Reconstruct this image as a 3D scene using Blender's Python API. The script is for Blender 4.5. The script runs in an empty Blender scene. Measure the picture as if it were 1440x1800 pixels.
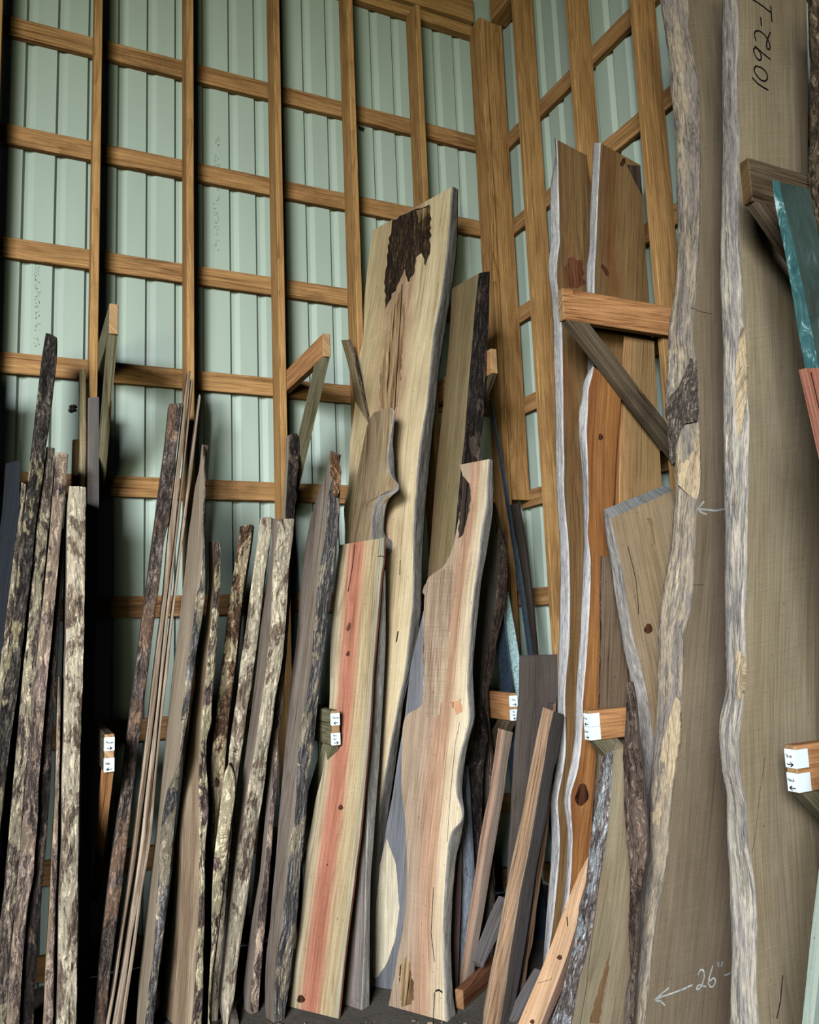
import bpy, bmesh, math, random, zlib
random.seed(4)
import numpy as np
from mathutils import Vector, Matrix, noise

# ------------------------------------------------------------------ camera
SC = bpy.context.scene
COL = SC.collection
CAM_H = 1.55
CX, CY, F = 720.0, 900.0, 1441.0
RW = np.array([[0.90197324, -0.02482836, -0.43107753],
               [-0.43000824, -0.14230052, -0.89153995],
               [-0.03920708, 0.98951206, -0.13902766]])
cam = bpy.data.objects.new('camera', bpy.data.cameras.new('camera'))
COL.objects.link(cam)
cam.data.sensor_fit = 'HORIZONTAL'
cam.data.sensor_width = 36.0
cam.data.lens = 36.0 * F / 1440.0
cam.data.clip_start = 0.05
m4 = Matrix.Identity(4)
for i in range(3):
    for j in range(3):
        m4[i][j] = RW[i, j]
m4[2][3] = CAM_H
cam.matrix_world = m4
SC.camera = cam

# ------------------------------------------------------------------ light
world = bpy.data.worlds.new('World'); SC.world = world
world.use_nodes = True
wn = world.node_tree.nodes
wn['Background'].inputs[0].default_value = (0.60, 0.68, 0.80, 1)
wn['Background'].inputs[1].default_value = 0.040


def area(name, loc, target, sx, sy, power, color, spread=180):
    d = bpy.data.lights.new(name, 'AREA')
    d.shape = 'RECTANGLE'; d.size = sx; d.size_y = sy
    d.energy = power; d.color = color; d.spread = math.radians(spread)
    o = bpy.data.objects.new(name, d); COL.objects.link(o)
    o.location = loc
    o.rotation_euler = (Vector(target) - Vector(loc)).to_track_quat('-Z', 'Y').to_euler()
    return o


# daylight through the big open door behind and to the left of the viewer:
# cool sky from high up, green-yellow bounce off the grass from low down
area('door_sky_light', (-4.2, -3.8, 3.6), (1.5, 3.7, 0.5), 2.6, 2.2, 350, (0.87, 0.935, 1.0), 64)
area('door_ground_bounce', (-3.7, -4.7, 1.2), (1.6, 4.2, 5.4), 3.4, 1.8, 88, (0.96, 1.0, 0.66), 70)
SC.view_settings.view_transform = 'Standard'
SC.view_settings.look = 'None'
SC.view_settings.gamma = 1.0
SC.view_settings.use_curve_mapping = False
SC.view_settings.exposure = -0.55
SC.cycles.use_denoising = True
SC.cycles.max_bounces = 5
SC.cycles.diffuse_bounces = 0

# ------------------------------------------------------------------ geometry helpers
V3 = np.array
CAMP = V3([0, 0, CAM_H])


def ray(p):
    return RW @ V3([p[0] - CX, -(p[1] - CY), -F])


def hit(p, P0, n):
    r = ray(p)
    return CAMP + r * (np.dot(np.asarray(P0, float) - CAMP, n) / np.dot(r, n))


def at_z(p, z=0.0):
    return hit(p, (0, 0, z), V3([0, 0, 1.0]))


def at_y(p, y):
    return hit(p, (0, y, 0), V3([0, 1.0, 0]))


def at_x(p, x):
    return hit(p, (x, 0, 0), V3([1.0, 0, 0]))


def unit(v):
    return v / np.linalg.norm(v)


def pl(s):
    return V3([[float(c) for c in q.split(',')] for q in s.split()])


def resample(P, n, smooth=1):
    d = np.r_[0, np.cumsum(np.linalg.norm(np.diff(P, axis=0), axis=1))]
    t = np.linspace(0, d[-1], n)
    Q = np.stack([np.interp(t, d, P[:, k]) for k in range(P.shape[1])], 1)
    for _ in range(smooth):
        Q[1:-1] = (Q[:-2] + 2 * Q[1:-1] + Q[2:]) / 4
    return Q


def new_obj(name, me, parent=None):
    o = bpy.data.objects.new(name, me)
    COL.objects.link(o)
    if parent is not None:
        o.parent = parent
    return o


def mesh_obj(name, bm, mats, parent=None, smooth=False):
    me = bpy.data.meshes.new(name)
    bmesh.ops.recalc_face_normals(bm, faces=bm.faces)
    bm.to_mesh(me); bm.free()
    for m in (mats if isinstance(mats, (list, tuple)) else [mats]):
        me.materials.append(m)
    if smooth:
        me.polygons.foreach_set('use_smooth', [True] * len(me.polygons))
    return new_obj(name, me, parent)


def tag(o, label, cat, group=None, kind=None):
    o['label'] = label
    o['category'] = cat
    if group:
        o['group'] = group
    if kind:
        o['kind'] = kind
    return o


def box(bm, lo, hi, uvaxis=None, bev=0.0, slot=0):
    """axis aligned box with UVs in metres; uvaxis = long axis (becomes v)"""
    uv = bm.loops.layers.uv.get('UVMap') or bm.loops.layers.uv.new('UVMap')
    nr = bm.loops.layers.uv.get('nrm') or bm.loops.layers.uv.new('nrm')
    vs = [bm.verts.new((lo[0] if i & 1 == 0 else hi[0], lo[1] if i & 2 == 0 else hi[1], lo[2] if i & 4 == 0 else hi[2])) for i in range(8)]
    fs = [(0, 1, 3, 2), (4, 6, 7, 5), (0, 4, 5, 1), (2, 3, 7, 6), (0, 2, 6, 4), (1, 5, 7, 3)]
    ax = uvaxis if uvaxis is not None else int(np.argmax(np.abs(np.subtract(hi, lo))))
    out = []
    for f in fs:
        fa = bm.faces.new([vs[i] for i in f]); fa.material_index = slot
        out.append(fa)
    if bev > 0:
        bmesh.ops.bevel(bm, geom=list({e for f in out for e in f.edges}), offset=bev, segments=1, affect='EDGES')
    o1, o2 = [a for a in range(3) if a != ax]
    rnd = random.random() * 7
    for fa in bm.faces:
        for lp in fa.loops:
            c = lp.vert.co
            n = fa.normal
            lp[uv].uv = (c[o1] + c[o2] + rnd, c[ax] + rnd * 3)
            lp[nr].uv = (0.5 + (c[o1] - lo[o1] + c[o2] - lo[o2]), (c[ax] - lo[ax]))
    return out


# ------------------------------------------------------------------ materials
def lin(c):
    return tuple(((x / 255) / 12.92 if x / 255 <= 0.04045 else ((x / 255 + 0.055) / 1.055) ** 2.4) for x in c) + (1.0,)


MATS = {}


def soft(c, k=0.16):
    l = 0.3 * c[0] + 0.58 * c[1] + 0.12 * c[2]
    return (min(255, (c[0] + (l - c[0]) * k) * 1.01), (c[1] + (l - c[1]) * k) * 0.985, (c[2] + (l - c[2]) * k) * 0.98)


class NT:
    def __init__(self, name):
        self.m = bpy.data.materials.new(name); self.m.use_nodes = True
        self.t = self.m.node_tree
        self.b = self.t.nodes['Principled BSDF']
        self.b.inputs['Specular IOR Level'].default_value = 0.18

    def n(self, kind, **kw):
        nd = self.t.nodes.new(kind)
        for k, v in kw.items():
            if isinstance(v, bpy.types.NodeSocket):
                self.t.links.new(v, nd.inputs[k])
            elif k in nd.inputs.keys():
                nd.inputs[k].default_value = v
            else:
                setattr(nd, k, v)
        return nd

    def link(self, a, b):
        self.t.links.new(a, b)

    def math(self, op, a, b=None, c=None):
        nd = self.t.nodes.new('ShaderNodeMath'); nd.operation = op
        for i, x in enumerate((a, b, c)):
            if x is None:
                continue
            if isinstance(x, bpy.types.NodeSocket):
                self.t.links.new(x, nd.inputs[i])
            else:
                nd.inputs[i].default_value = x
        return nd.outputs[0]

    def mix(self, fac, a, b, mode='MIX'):
        nd = self.t.nodes.new('ShaderNodeMix'); nd.data_type = 'RGBA'; nd.blend_type = mode
        for s, x in ((nd.inputs[0], fac), (nd.inputs[6], a), (nd.inputs[7], b)):
            if isinstance(x, bpy.types.NodeSocket):
                self.t.links.new(x, s)
            else:
                s.default_value = x
        return nd.outputs[2]

    def ramp(self, fac, stops, interp='LINEAR'):
        nd = self.t.nodes.new('ShaderNodeValToRGB')
        cr = nd.color_ramp; cr.interpolation = interp
        while len(cr.elements) < len(stops):
            cr.elements.new(0.5)
        for e, (p, c) in zip(cr.elements, stops):
            e.position = p; e.color = c
        self.t.links.new(fac, nd.inputs[0])
        return nd.outputs[0]

    def uv(self, name='UVMap'):
        return self.n('ShaderNodeUVMap', uv_map=name).outputs[0]

    def vec(self, uv, sx, sy, off=None):
        """(u*sx, v*sy, object random)"""
        sep = self.n('ShaderNodeSeparateXYZ', Vector=uv)
        u = self.math('MULTIPLY', sep.outputs[0], sx)
        v = self.math('MULTIPLY', sep.outputs[1], sy)
        if off is not None:
            u = self.math('ADD', u, off)
        inf = self.n('ShaderNodeObjectInfo').outputs['Random']
        w = self.math('MULTIPLY', inf, 37.0)
        return self.n('ShaderNodeCombineXYZ', X=u, Y=v, Z=w).outputs[0]

    def noise(self, vec, scale=1.0, detail=4.0, rough=0.55, dist=0.0):
        return self.n('ShaderNodeTexNoise', Vector=vec, Scale=scale, Detail=detail, Roughness=rough, Distortion=dist).outputs['Fac']

    def rng(self, x, a, b, c, d):
        nd = self.n('ShaderNodeMapRange')
        self.t.links.new(x, nd.inputs[0])
        for i, q in enumerate((a, b, c, d)):
            nd.inputs[i + 1].default_value = q
        return nd.outputs[0]

    def done(self, col, bump=None, strength=0.3, dist=0.003, rough=0.75):
        self.link(col, self.b.inputs['Base Color'])
        if isinstance(rough, bpy.types.NodeSocket):
            self.link(rough, self.b.inputs['Roughness'])
        else:
            self.b.inputs['Roughness'].default_value = rough
        if bump is not None:
            bn = self.n('ShaderNodeBump', Height=bump, Strength=strength, Distance=dist)
            self.link(bn.outputs[0], self.b.inputs['Normal'])
        return self.m


def wood(name, stops, grain=0.5, wob=0.12, stain=None, stain_amt=0.0, fine=90.0, sawn=0.25, rough=0.72, knots=0.0, k=0.87):
    """flat sawn wood; stops = [(0..1 across, rgb)]"""
    if name in MATS:
        return MATS[name]
    t = NT(name)
    uv = t.uv(); nr = t.uv('nrm')
    warp = t.noise(t.vec(uv, 3.0, 0.9), 1.0, 3.0, 0.5)
    wo = t.math('MULTIPLY', t.math('SUBTRACT', warp, 0.5), 0.10)
    across = t.n('ShaderNodeSeparateXYZ', Vector=nr).outputs[0]
    a2 = t.math('ADD', across, t.math('MULTIPLY', t.math('SUBTRACT', warp, 0.5), wob * 2))
    med = t.noise(t.vec(uv, 26.0, 0.7, t.math('MULTIPLY', wo, 26.0)), 1.0, 4.0, 0.6)
    a3 = t.math('ADD', a2, t.math('MULTIPLY', t.math('SUBTRACT', med, 0.5), wob))
    col = t.ramp(a3, [(p, lin(tuple(x * k for x in (soft(c) if k < 1 else c)))) for p, c in stops])
    # growth rings: contours of a long soft field give cathedrals and fine lines
    fld = t.math('ADD', t.math('MULTIPLY', t.noise(t.vec(uv, 5.0, 0.42), 1.0, 2.0, 0.45), 9.0), t.math('MULTIPLY', t.noise(t.vec(uv, 30.0, 1.4), 1.0, 2.0, 0.5), 0.5))
    sepu = t.n('ShaderNodeSeparateXYZ', Vector=uv).outputs[0]
    fld = t.math('ADD', fld, t.math('MULTIPLY', sepu, 26.0))
    saw_ = t.math('FRACT', t.math('MULTIPLY', fld, 2.1))
    ring = t.math('MULTIPLY', t.math('POWER', saw_, 3.0), t.rng(warp, 0.3, 0.7, 0.35, 1.0))
    band = t.math('SINE', t.math('MULTIPLY', t.math('ADD', t.math('MULTIPLY', med, 5.0), t.math('MULTIPLY', warp, 7.0)), 6.0))
    fin = t.noise(t.vec(uv, fine * 2.2, 3.0), 1.0, 3.0, 0.65)
    g = t.math('ADD', t.math('MULTIPLY', band, 0.16 * grain), t.math('MULTIPLY', t.math('SUBTRACT', fin, 0.5), 1.9 * grain))
    g = t.math('ADD', g, t.math('MULTIPLY', t.math('SUBTRACT', med, 0.5), 1.3 * grain))
    streak = t.noise(t.vec(uv, 75.0, 1.1, t.math('MULTIPLY', wo, 75.0)), 1.0, 3.0, 0.6)
    g = t.math('ADD', g, t.math('MULTIPLY', ring, -0.62 * grain))
    g = t.math('ADD', g, t.math('MULTIPLY', t.rng(streak, 0.56, 0.66, 0.0, -0.42), grain))
    blot = t.noise(t.vec(uv, 5.0, 2.2), 1.0, 6.0, 0.6)
    g = t.math('ADD', g, t.math('MULTIPLY', t.math('SUBTRACT', blot, 0.5), 0.55))
    mul = t.math('ADD', g, 1.0)
    mulc = t.n('ShaderNodeCombineColor')
    t.link(mul, mulc.inputs[0]); t.link(t.math('MULTIPLY_ADD', g, 1.12, 1.0), mulc.inputs[1]); t.link(t.math('MULTIPLY_ADD', g, 1.25, 1.0), mulc.inputs[2])
    col = t.mix(1.0, col, mulc.outputs[0], 'MULTIPLY')
    if stain is not None:
        s = t.noise(t.vec(uv, 7.0, 1.6), 1.0, 6.0, 0.65, 0.4)
        col = t.mix(t.rng(s, 0.60 - 0.25 * stain_amt, 0.80 - 0.2 * stain_amt, 0.0, min(1.0, 0.4 + 0.6 * stain_amt)), col, lin(stain))
    kn = knots
    if knots > 0:
        vo = t.n('ShaderNodeTexVoronoi', Vector=t.vec(uv, 5.0, 1.3), Scale=1.0)
        vd = vo.outputs['Distance']
        pick = t.n('ShaderNodeSeparateColor', Color=vo.outputs['Color']).outputs[0]
        kk = t.math('MULTIPLY', t.rng(vd, 0.05, 0.13, 1.0, 0.0), t.math('LESS_THAN', pick, knots))
        col = t.mix(t.math('MULTIPLY', kk, 0.8), col, lin((62, 32, 16)))
    speck = t.rng(t.noise(t.vec(uv, 150.0, 60.0), 1.0, 2.0, 0.5), 0.70, 0.74, 1.0, 0.45)
    col = t.mix(1.0, col, speck, 'MULTIPLY')
    saw = t.noise(t.vec(uv, 5.0, 220.0), 1.0, 2.0, 0.5)
    col = t.mix(1.0, col, t.rng(saw, 0.3, 0.7, 1.0 - 0.16 * sawn, 1.0 + 0.16 * sawn), 'MULTIPLY')
    h = t.math('ADD', fin, t.math('MULTIPLY', saw, sawn))
    h = t.math('ADD', h, t.math('MULTIPLY', streak, -0.5))
    MATS[name] = t.done(col, h, 0.5, 0.0022, rough)
    return MATS[name]


def bark(name, dark, mid, light, pale=None, pale_amt=0.5, sx=34.0, sy=11.0, bump=1.0, crack=1.0):
    """rough bark: long fissures, scaly plates, patches come off to paler wood"""
    if name in MATS:
        return MATS[name]
    t = NT(name)
    uv = t.uv()
    warp = t.noise(t.vec(uv, 20.0, 9.0), 1.0, 3.0, 0.6)
    wo = t.math('MULTIPLY', t.math('SUBTRACT', warp, 0.5), 2.6)
    a = t.noise(t.vec(uv, sx * 2.4, sy * 1.0, wo), 1.0, 6.0, 0.72, 0.5)
    fiss = t.math('ABSOLUTE', t.math('SUBTRACT', t.noise(t.vec(uv, sx * 1.7, sy * 0.62, wo), 1.0, 5.0, 0.65, 0.6), 0.5))
    fis = t.rng(fiss, 0.004, 0.07, 0.0, 1.0)
    f2 = t.math('ABSOLUTE', t.math('SUBTRACT', t.noise(t.vec(uv, sx * 0.8, sy * 0.7, wo), 1.0, 6.0, 0.7, 1.0), 0.5))
    fis = t.math('MULTIPLY', fis, t.rng(f2, 0.0, 0.045, 0.25, 1.0))
    fin = t.noise(t.vec(uv, 240.0, 110.0), 1.0, 4.0, 0.7)
    h = t.math('ADD', t.math('MULTIPLY', a, 0.75), t.math('MULTIPLY', fin, 0.25))
    hh = t.rng(h, 0.36, 0.66, 0.0, 1.0)
    col = t.ramp(hh, [(0.0, lin(soft(dark))), (0.45, lin(soft(mid))), (1.0, lin(soft(light)))])
    hsum = h
    if pale is not None:
        p = t.math('ADD', t.noise(t.vec(uv, 10.0, 4.2), 1.0, 7.0, 0.66, 0.9), t.math('MULTIPLY', t.math('SUBTRACT', a, 0.5), 0.25))
        pf = t.rng(p, 0.60 - 0.26 * pale_amt, 0.64 - 0.26 * pale_amt, 0.0, 1.0)
        pc = t.mix(1.0, lin(soft(pale, 0.2)), t.rng(h, 0.35, 0.65, 0.62, 1.12), 'MULTIPLY')
        col = t.mix(pf, col, pc)
        fis = t.math('MAXIMUM', fis, t.math('MULTIPLY', pf, 0.30))
        hsum = t.math('ADD', hsum, t.math('MULTIPLY', pf, -0.18))
    col = t.mix(1.0, col, t.rng(fis, 0.0, 1.0, 1.0 - 0.82 * crack, 1.0), 'MULTIPLY')
    big = t.noise(t.vec(uv, 4.0, 2.6), 1.0, 4.0, 0.6)
    col = t.mix(1.0, col, t.rng(big, 0.3, 0.7, 0.58, 1.25), 'MULTIPLY')
    hsum = t.math('ADD', hsum, t.math('MULTIPLY', fis, 0.3))
    MATS[name] = t.done(col, hsum, 0.85 * bump, 0.010, 0.9)
    return MATS[name]


def waney(name, cols, sx=26.0, sy=3.4, bump=0.6, rough=0.8):
    """bark-free natural edge, silvered and streaky"""
    if name in MATS:
        return MATS[name]
    t = NT(name)
    uv = t.uv()
    a = t.noise(t.vec(uv, sx * 0.42, sy * 0.5), 1.0, 7.0, 0.66, 0.8)
    b = t.noise(t.vec(uv, sx * 3.0, sy * 2.6), 1.0, 6.0, 0.7, 0.3)
    f = t.rng(t.math('ADD', t.math('MULTIPLY', a, 0.62), t.math('MULTIPLY', b, 0.38)), 0.36, 0.64, 0.0, 1.0)
    n = len(cols)
    col = t.ramp(f, [(i / (n - 1), lin(c)) for i, c in enumerate(cols)])
    fin = t.noise(t.vec(uv, 200.0, 26.0), 1.0, 5.0, 0.72)
    fi = t.math('ABSOLUTE', t.math('SUBTRACT', t.noise(t.vec(uv, sx * 1.5, sy * 0.8), 1.0, 5.0, 0.65, 0.5), 0.5))
    fis = t.rng(fi, 0.0, 0.022, 0.45, 1.0)
    col = t.mix(1.0, col, t.rng(fin, 0.28, 0.72, 0.6, 1.34), 'MULTIPLY')
    col = t.mix(1.0, col, fis, 'MULTIPLY')
    MATS[name] = t.done(col, t.math('ADD', t.math('ADD', b, t.math('MULTIPLY', fin, 0.5)), t.math('MULTIPLY', fis, 0.3)), 0.8 * bump, 0.007, rough)
    return MATS[name]


def plain(name, rgb, rough=0.6, metal=0.0, var=0.12, scale=18.0):
    if name in MATS:
        return MATS[name]
    t = NT(name)
    gc = t.n('ShaderNodeTexCoord').outputs['Object']
    nz = t.noise(gc, scale, 5.0, 0.6)
    col = t.mix(1.0, lin(rgb), t.rng(nz, 0.3, 0.7, 1 - var, 1 + var), 'MULTIPLY')
    t.b.inputs['Metallic'].default_value = metal
    MATS[name] = t.done(col, nz, 0.1, 0.002, rough)
    return MATS[name]
# ------------------------------------------------------------------ palette
PINE_T = wood('treated_pine', [(0.0, (172, 130, 80)), (0.4, (184, 142, 90)), (0.7, (158, 114, 68)), (1.0, (178, 134, 82))], grain=0.6, stain=(92, 62, 34), stain_amt=0.30, knots=0.35, k=1.0)
PINE_G = wood('girt_pine', [(0.0, (164, 122, 78)), (0.5, (172, 128, 82)), (1.0, (142, 102, 62))], grain=0.7, stain=(70, 48, 30), stain_amt=0.42, knots=0.3, k=1.0)
PINE_ARM = wood('arm_pine', [(0.0, (204, 156, 110)), (0.5, (196, 144, 98)), (1.0, (180, 128, 84))], grain=0.7, stain=(130, 80, 44), stain_amt=0.2, knots=0.5, k=1.0)
PINE_GREY = wood('grey_pine', [(0.0, (128, 118, 100)), (0.5, (112, 104, 84)), (1.0, (132, 126, 92))], grain=0.9, stain=(60, 54, 48), stain_amt=0.3)
PINE_DARK = wood('dark_pine', [(0.0, (92, 76, 58)), (0.5, (78, 64, 50)), (1.0, (104, 88, 66))], grain=1.0, stain=(40, 30, 24), stain_amt=0.4)
END = wood('end_grain', [(0.0, (186, 142, 92)), (0.5, (170, 122, 74)), (1.0, (192, 150, 98))], grain=0.6, fine=160)
END_D = wood('end_grain_dark', [(0.0, (98, 84, 66)), (1.0, (74, 62, 50))], grain=0.6, fine=160)
MARKER = plain('black_marker', (22, 22, 26), 0.5)
CHALK = plain('white_chalk', (232, 236, 232), 0.95, var=0.1, scale=160)
PAPER = plain('white_paper', (226, 236, 238), 0.7, var=0.04)
MUD = plain('dried_mud', (58, 50, 46), 0.95, var=0.4, scale=60)


def metal_mat():
    t = NT('painted_steel_sheet')
    gc = t.n('ShaderNodeTexCoord').outputs['Object']
    mp = t.n('ShaderNodeMapping', Vector=gc, Scale=(5.0, 5.0, 0.7)).outputs[0]
    nz = t.noise(mp, 1.0, 5.0, 0.6)
    col = t.mix(1.0, lin((168, 180, 166)), t.rng(nz, 0.3, 0.7, 0.94, 1.05), 'MULTIPLY')
    t.b.inputs['Specular IOR Level'].default_value = 0.35
    return t.done(col, None, rough=t.rng(nz, 0.3, 0.7, 0.42, 0.55))


SHEET = metal_mat()
YG, YP, YM = 4.30, 4.16, 4.338      # left wall: girt front, stud front, sheet
XG, XP, XM = 2.86, 2.72, 2.898      # right wall


def sheet_profile(a0, a1, start, pitch=0.1515):
    """(along, depth) outline of a ribbed panel; ribs are channels pushed outward"""
    pts = [(a0, 0.0)]
    k = math.floor((a0 - start) / pitch)
    while start + k * pitch < a1 - 0.08:
        s = start + k * pitch
        if s > a0 + 0.01:
            pts += [(s, 0), (s + 0.012, 0.018), (s + 0.030, 0.018), (s + 0.056, 0)]
        k += 1
    pts.append((a1, 0.0))
    return pts


def sheet(name, prof, f):
    bm = bmesh.new()
    z0, z1 = 0.0, 5.9
    inner = [(bm.verts.new(f(a, d, z0)), bm.verts.new(f(a, d, z1))) for a, d in prof]
    outer = [(bm.verts.new(f(a, d + 0.0012, z0)), bm.verts.new(f(a, d + 0.0012, z1))) for a, d in prof]
    for arr in (inner, outer):
        for p, q in zip(arr, arr[1:]):
            bm.faces.new((p[0], q[0], q[1], p[1]))
    for e in (0, -1):
        bm.faces.new((inner[e][0], inner[e][1], outer[e][1], outer[e][0]))
    o = mesh_obj(name, bm, SHEET)
    o['kind'] = 'structure'
    return o


sheet('wall_left', sheet_profile(-3.2, XM + 0.02, -0.023), lambda a, d, z: (a, YM + d, z))
sheet('wall_right', sheet_profile(-1.5, YM + 0.02, 4.245 - 40 * 0.1515), lambda a, d, z: (XM + d, a, z))

# floor: packed dirt
t = NT('packed_dirt')
gc = t.n('ShaderNodeTexCoord').outputs['Object']
n1 = t.noise(gc, 3.0, 6.0, 0.6); n2 = t.noise(gc, 60.0, 5.0, 0.7)
c = t.ramp(t.math('ADD', t.math('MULTIPLY', n1, 0.6), t.math('MULTIPLY', n2, 0.4)), [(0.3, lin((62, 54, 48))), (0.5, lin((92, 84, 76))), (0.7, lin((112, 104, 94)))])
DIRT = t.done(c, n2, 0.6, 0.006, 0.95)
bm = bmesh.new()
bmesh.ops.create_grid(bm, x_segments=60, y_segments=60, size=1.0)
for v in bm.verts:
    v.co = Vector((-0.15 + v.co.x * 3.05, 1.17 + v.co.y * 3.17, 0))
    v.co.z = -0.004 + 0.004 * noise.noise(Vector((v.co.x * 3, v.co.y * 3, 0)))
o = mesh_obj('floor', bm, DIRT, smooth=True); o['kind'] = 'structure'
bm = bmesh.new(); box(bm, (-3.2, -2.0, 5.90), (2.92, 4.36, 5.95))
o = mesh_obj('ceiling', bm, plain('roof_underside', (70, 62, 56), 0.8)); o['kind'] = 'structure'

TRIM_N = 0


def trim(lo, hi, label, mat, axis, cat, bev=0.003):
    global TRIM_N
    TRIM_N += 1
    bm = bmesh.new(); box(bm, lo, hi, axis, bev)
    o = mesh_obj('trim_%d' % TRIM_N, bm, mat)
    o['kind'] = 'structure'; o['label'] = label; o['category'] = cat
    return o


ORD = ['first', 'second', 'third', 'fourth', 'fifth', 'sixth', 'seventh', 'eighth']
# left wall studs (2x6 on edge); right edge of each
for i, xr in enumerate((-0.13, 0.338, 0.808, 1.301, 1.764, 2.229)):
    trim((xr - 0.038, YP, 0), (xr, YG, 5.46), 'pine wall stud on the long ribbed wall, %s from its far end' % ORD[6 - i], PINE_T, 2, 'wall stud')
# second ply beside one stud
trim((2.667, YP, 0), (2.705, YG, 5.52), 'pine corner stud standing where the two ribbed walls meet', PINE_T, 2, 'wall stud')
for j, z in enumerate((0.02, 0.55, 1.155, 1.757, 2.365, 2.957, 3.550, 4.156, 4.758)):
    hgt = 0.106
    zt = z if z > 0.3 else 0.14
    trim((-3.2, YG, zt - hgt), (2.84, YG + 0.038, zt), 'horizontal pine girt on the long ribbed wall, %d from the floor' % (j + 1), PINE_G, 0, 'girt')
    y1 = YG - 0.003
    trim((XG, -1.5, zt - hgt), (XG + 0.038, y1, zt), 'horizontal pine girt on the short ribbed wall, %d from the floor' % (j + 1), PINE_G, 1, 'girt')
# right wall studs
trim((XP, 4.19, 2.297), (XG, 4.228, 5.54), 'pine stud of the short wall, cut off above the floor in the corner', PINE_T, 2, 'wall stud')
for i, yr in enumerate((3.83, 3.31, 2.81, 2.30, 1.79, 1.28)):
    trim((XP, yr, 0), (XG, yr + 0.038, 5.56), 'pine wall stud on the short ribbed wall, %s from the corner' % ORD[i + 1], PINE_T, 2, 'wall stud')
# eave plates
trim((-3.2, YG - 0.02, 5.47), (2.70, YG + 0.036, 5.545), 'narrow eave plate along the top of the long wall', PINE_T, 0, 'beam')
trim((-3.2, YG - 0.05, 5.55), (2.68, YG + 0.036, 5.78), 'wide rim board above the eave plate of the long wall', PINE_T, 0, 'beam')
trim((XG - 0.09, -1.5, 5.53), (XG + 0.034, 4.19, 5.74), 'rim board along the top of the short wall', PINE_T, 1, 'beam')

# ------------------------------------------------------------------ handwriting
GL = {'P': [[(0, 0), (0, 1), (.5, .95), (.55, .6), (0, .5)]], 'e': [[(0, .3), (.45, .35), (.4, .55), (.1, .55), (0, .2), (.2, 0), (.5, .1)]],
      'c': [[(.45, .5), (.1, .5), (0, .2), (.2, 0), (.5, .1)]], 'a': [[(.45, .5), (.1, .5), (0, .15), (.2, 0), (.45, .4), (.5, 0)]],
      'n': [[(0, 0), (0, .5)], [(0, .4), (.3, .55), (.45, .4), (.5, 0)]], 'O': [[(.3, 1), (0, .6), (.1, .1), (.4, 0), (.6, .4), (.5, .9), (.3, 1)]],
      'k': [[(0, 0), (0, 1)], [(.45, .6), (0, .3), (.5, 0)]], 'i': [[(.1, 0), (.1, .5)], [(.1, .75), (.1, .8)]], 'p': [[(0, -.4), (0, .5), (.4, .45), (.4, .1), (0, .1)]],
      'T': [[(0, 1), (.6, 1)], [(.3, 1), (.3, 0)]], 'R': [[(0, 0), (0, .8), (.4, .75), (.4, .45), (0, .4), (.45, 0)]], 'I': [[(.1, 0), (.1, .7)]],
      'M': [[(0, 0), (.1, .7), (.3, .2), (.5, .7), (.6, -.1)]], 'H': [[(0, 0), (0, 1)], [(.5, 1), (.5, 0)], [(0, .5), (.5, .5)]],
      'A': [[(0, 0), (.3, 1), (.55, 0)], [(.1, .4), (.45, .4)]], 'y': [[(0, .5), (.2, .1)], [(.45, .5), (.1, -.4)]], 'S': [[(.5, .9), (.15, 1), (.05, .7), (.45, .4), (.4, .05), (0, .1)]],
      'm': [[(0, 0), (0, .5)], [(0, .4), (.2, .5), (.25, 0)], [(.25, .4), (.45, .5), (.5, 0)]]}


def ribbon(bm, pts, nrm, w, lift=0.0008):
    """flat pen stroke through 3D points lying on a surface with normal nrm"""
    pts = [V3(p) for p in pts]
    nrm = unit(V3(nrm))
    for a, b in zip(pts, pts[1:]):
        d = b - a
        L = np.linalg.norm(d)
        if L < 1e-6:
            continue
        d = d / L
        s = np.cross(nrm, d) * w / 2
        e = d * w * 0.35
        q = [a - e - s, b + e - s, b + e + s, a - e + s]
        bm.faces.new([bm.verts.new(p + nrm * lift) for p in q])


def write(bm, text, org, right, up, nrm, h, w, sp=0.68):
    x = 0.0
    for ch in text:
        for st in GL[ch]:
            P = [V3(org) + V3(right) * ((x + u) * h) + V3(up) * (v * h) for u, v in st]
            ribbon(bm, P, nrm, w)
        x += sp if ch not in 'iI' else 0.35
    return x * h


def arrow(bm, org, right, up, nrm, L, way, w):
    o_ = V3(org); r = V3(right); u = V3(up)
    tip = o_ + r * (L if way > 0 else 0)
    tail = o_ + r * (0 if way > 0 else L)
    ribbon(bm, [tail, tip], nrm, w)
    for s in (1, -1):
        ribbon(bm, [tip, tip - r * way * L * 0.42 + u * s * L * 0.30], nrm, w)


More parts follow.
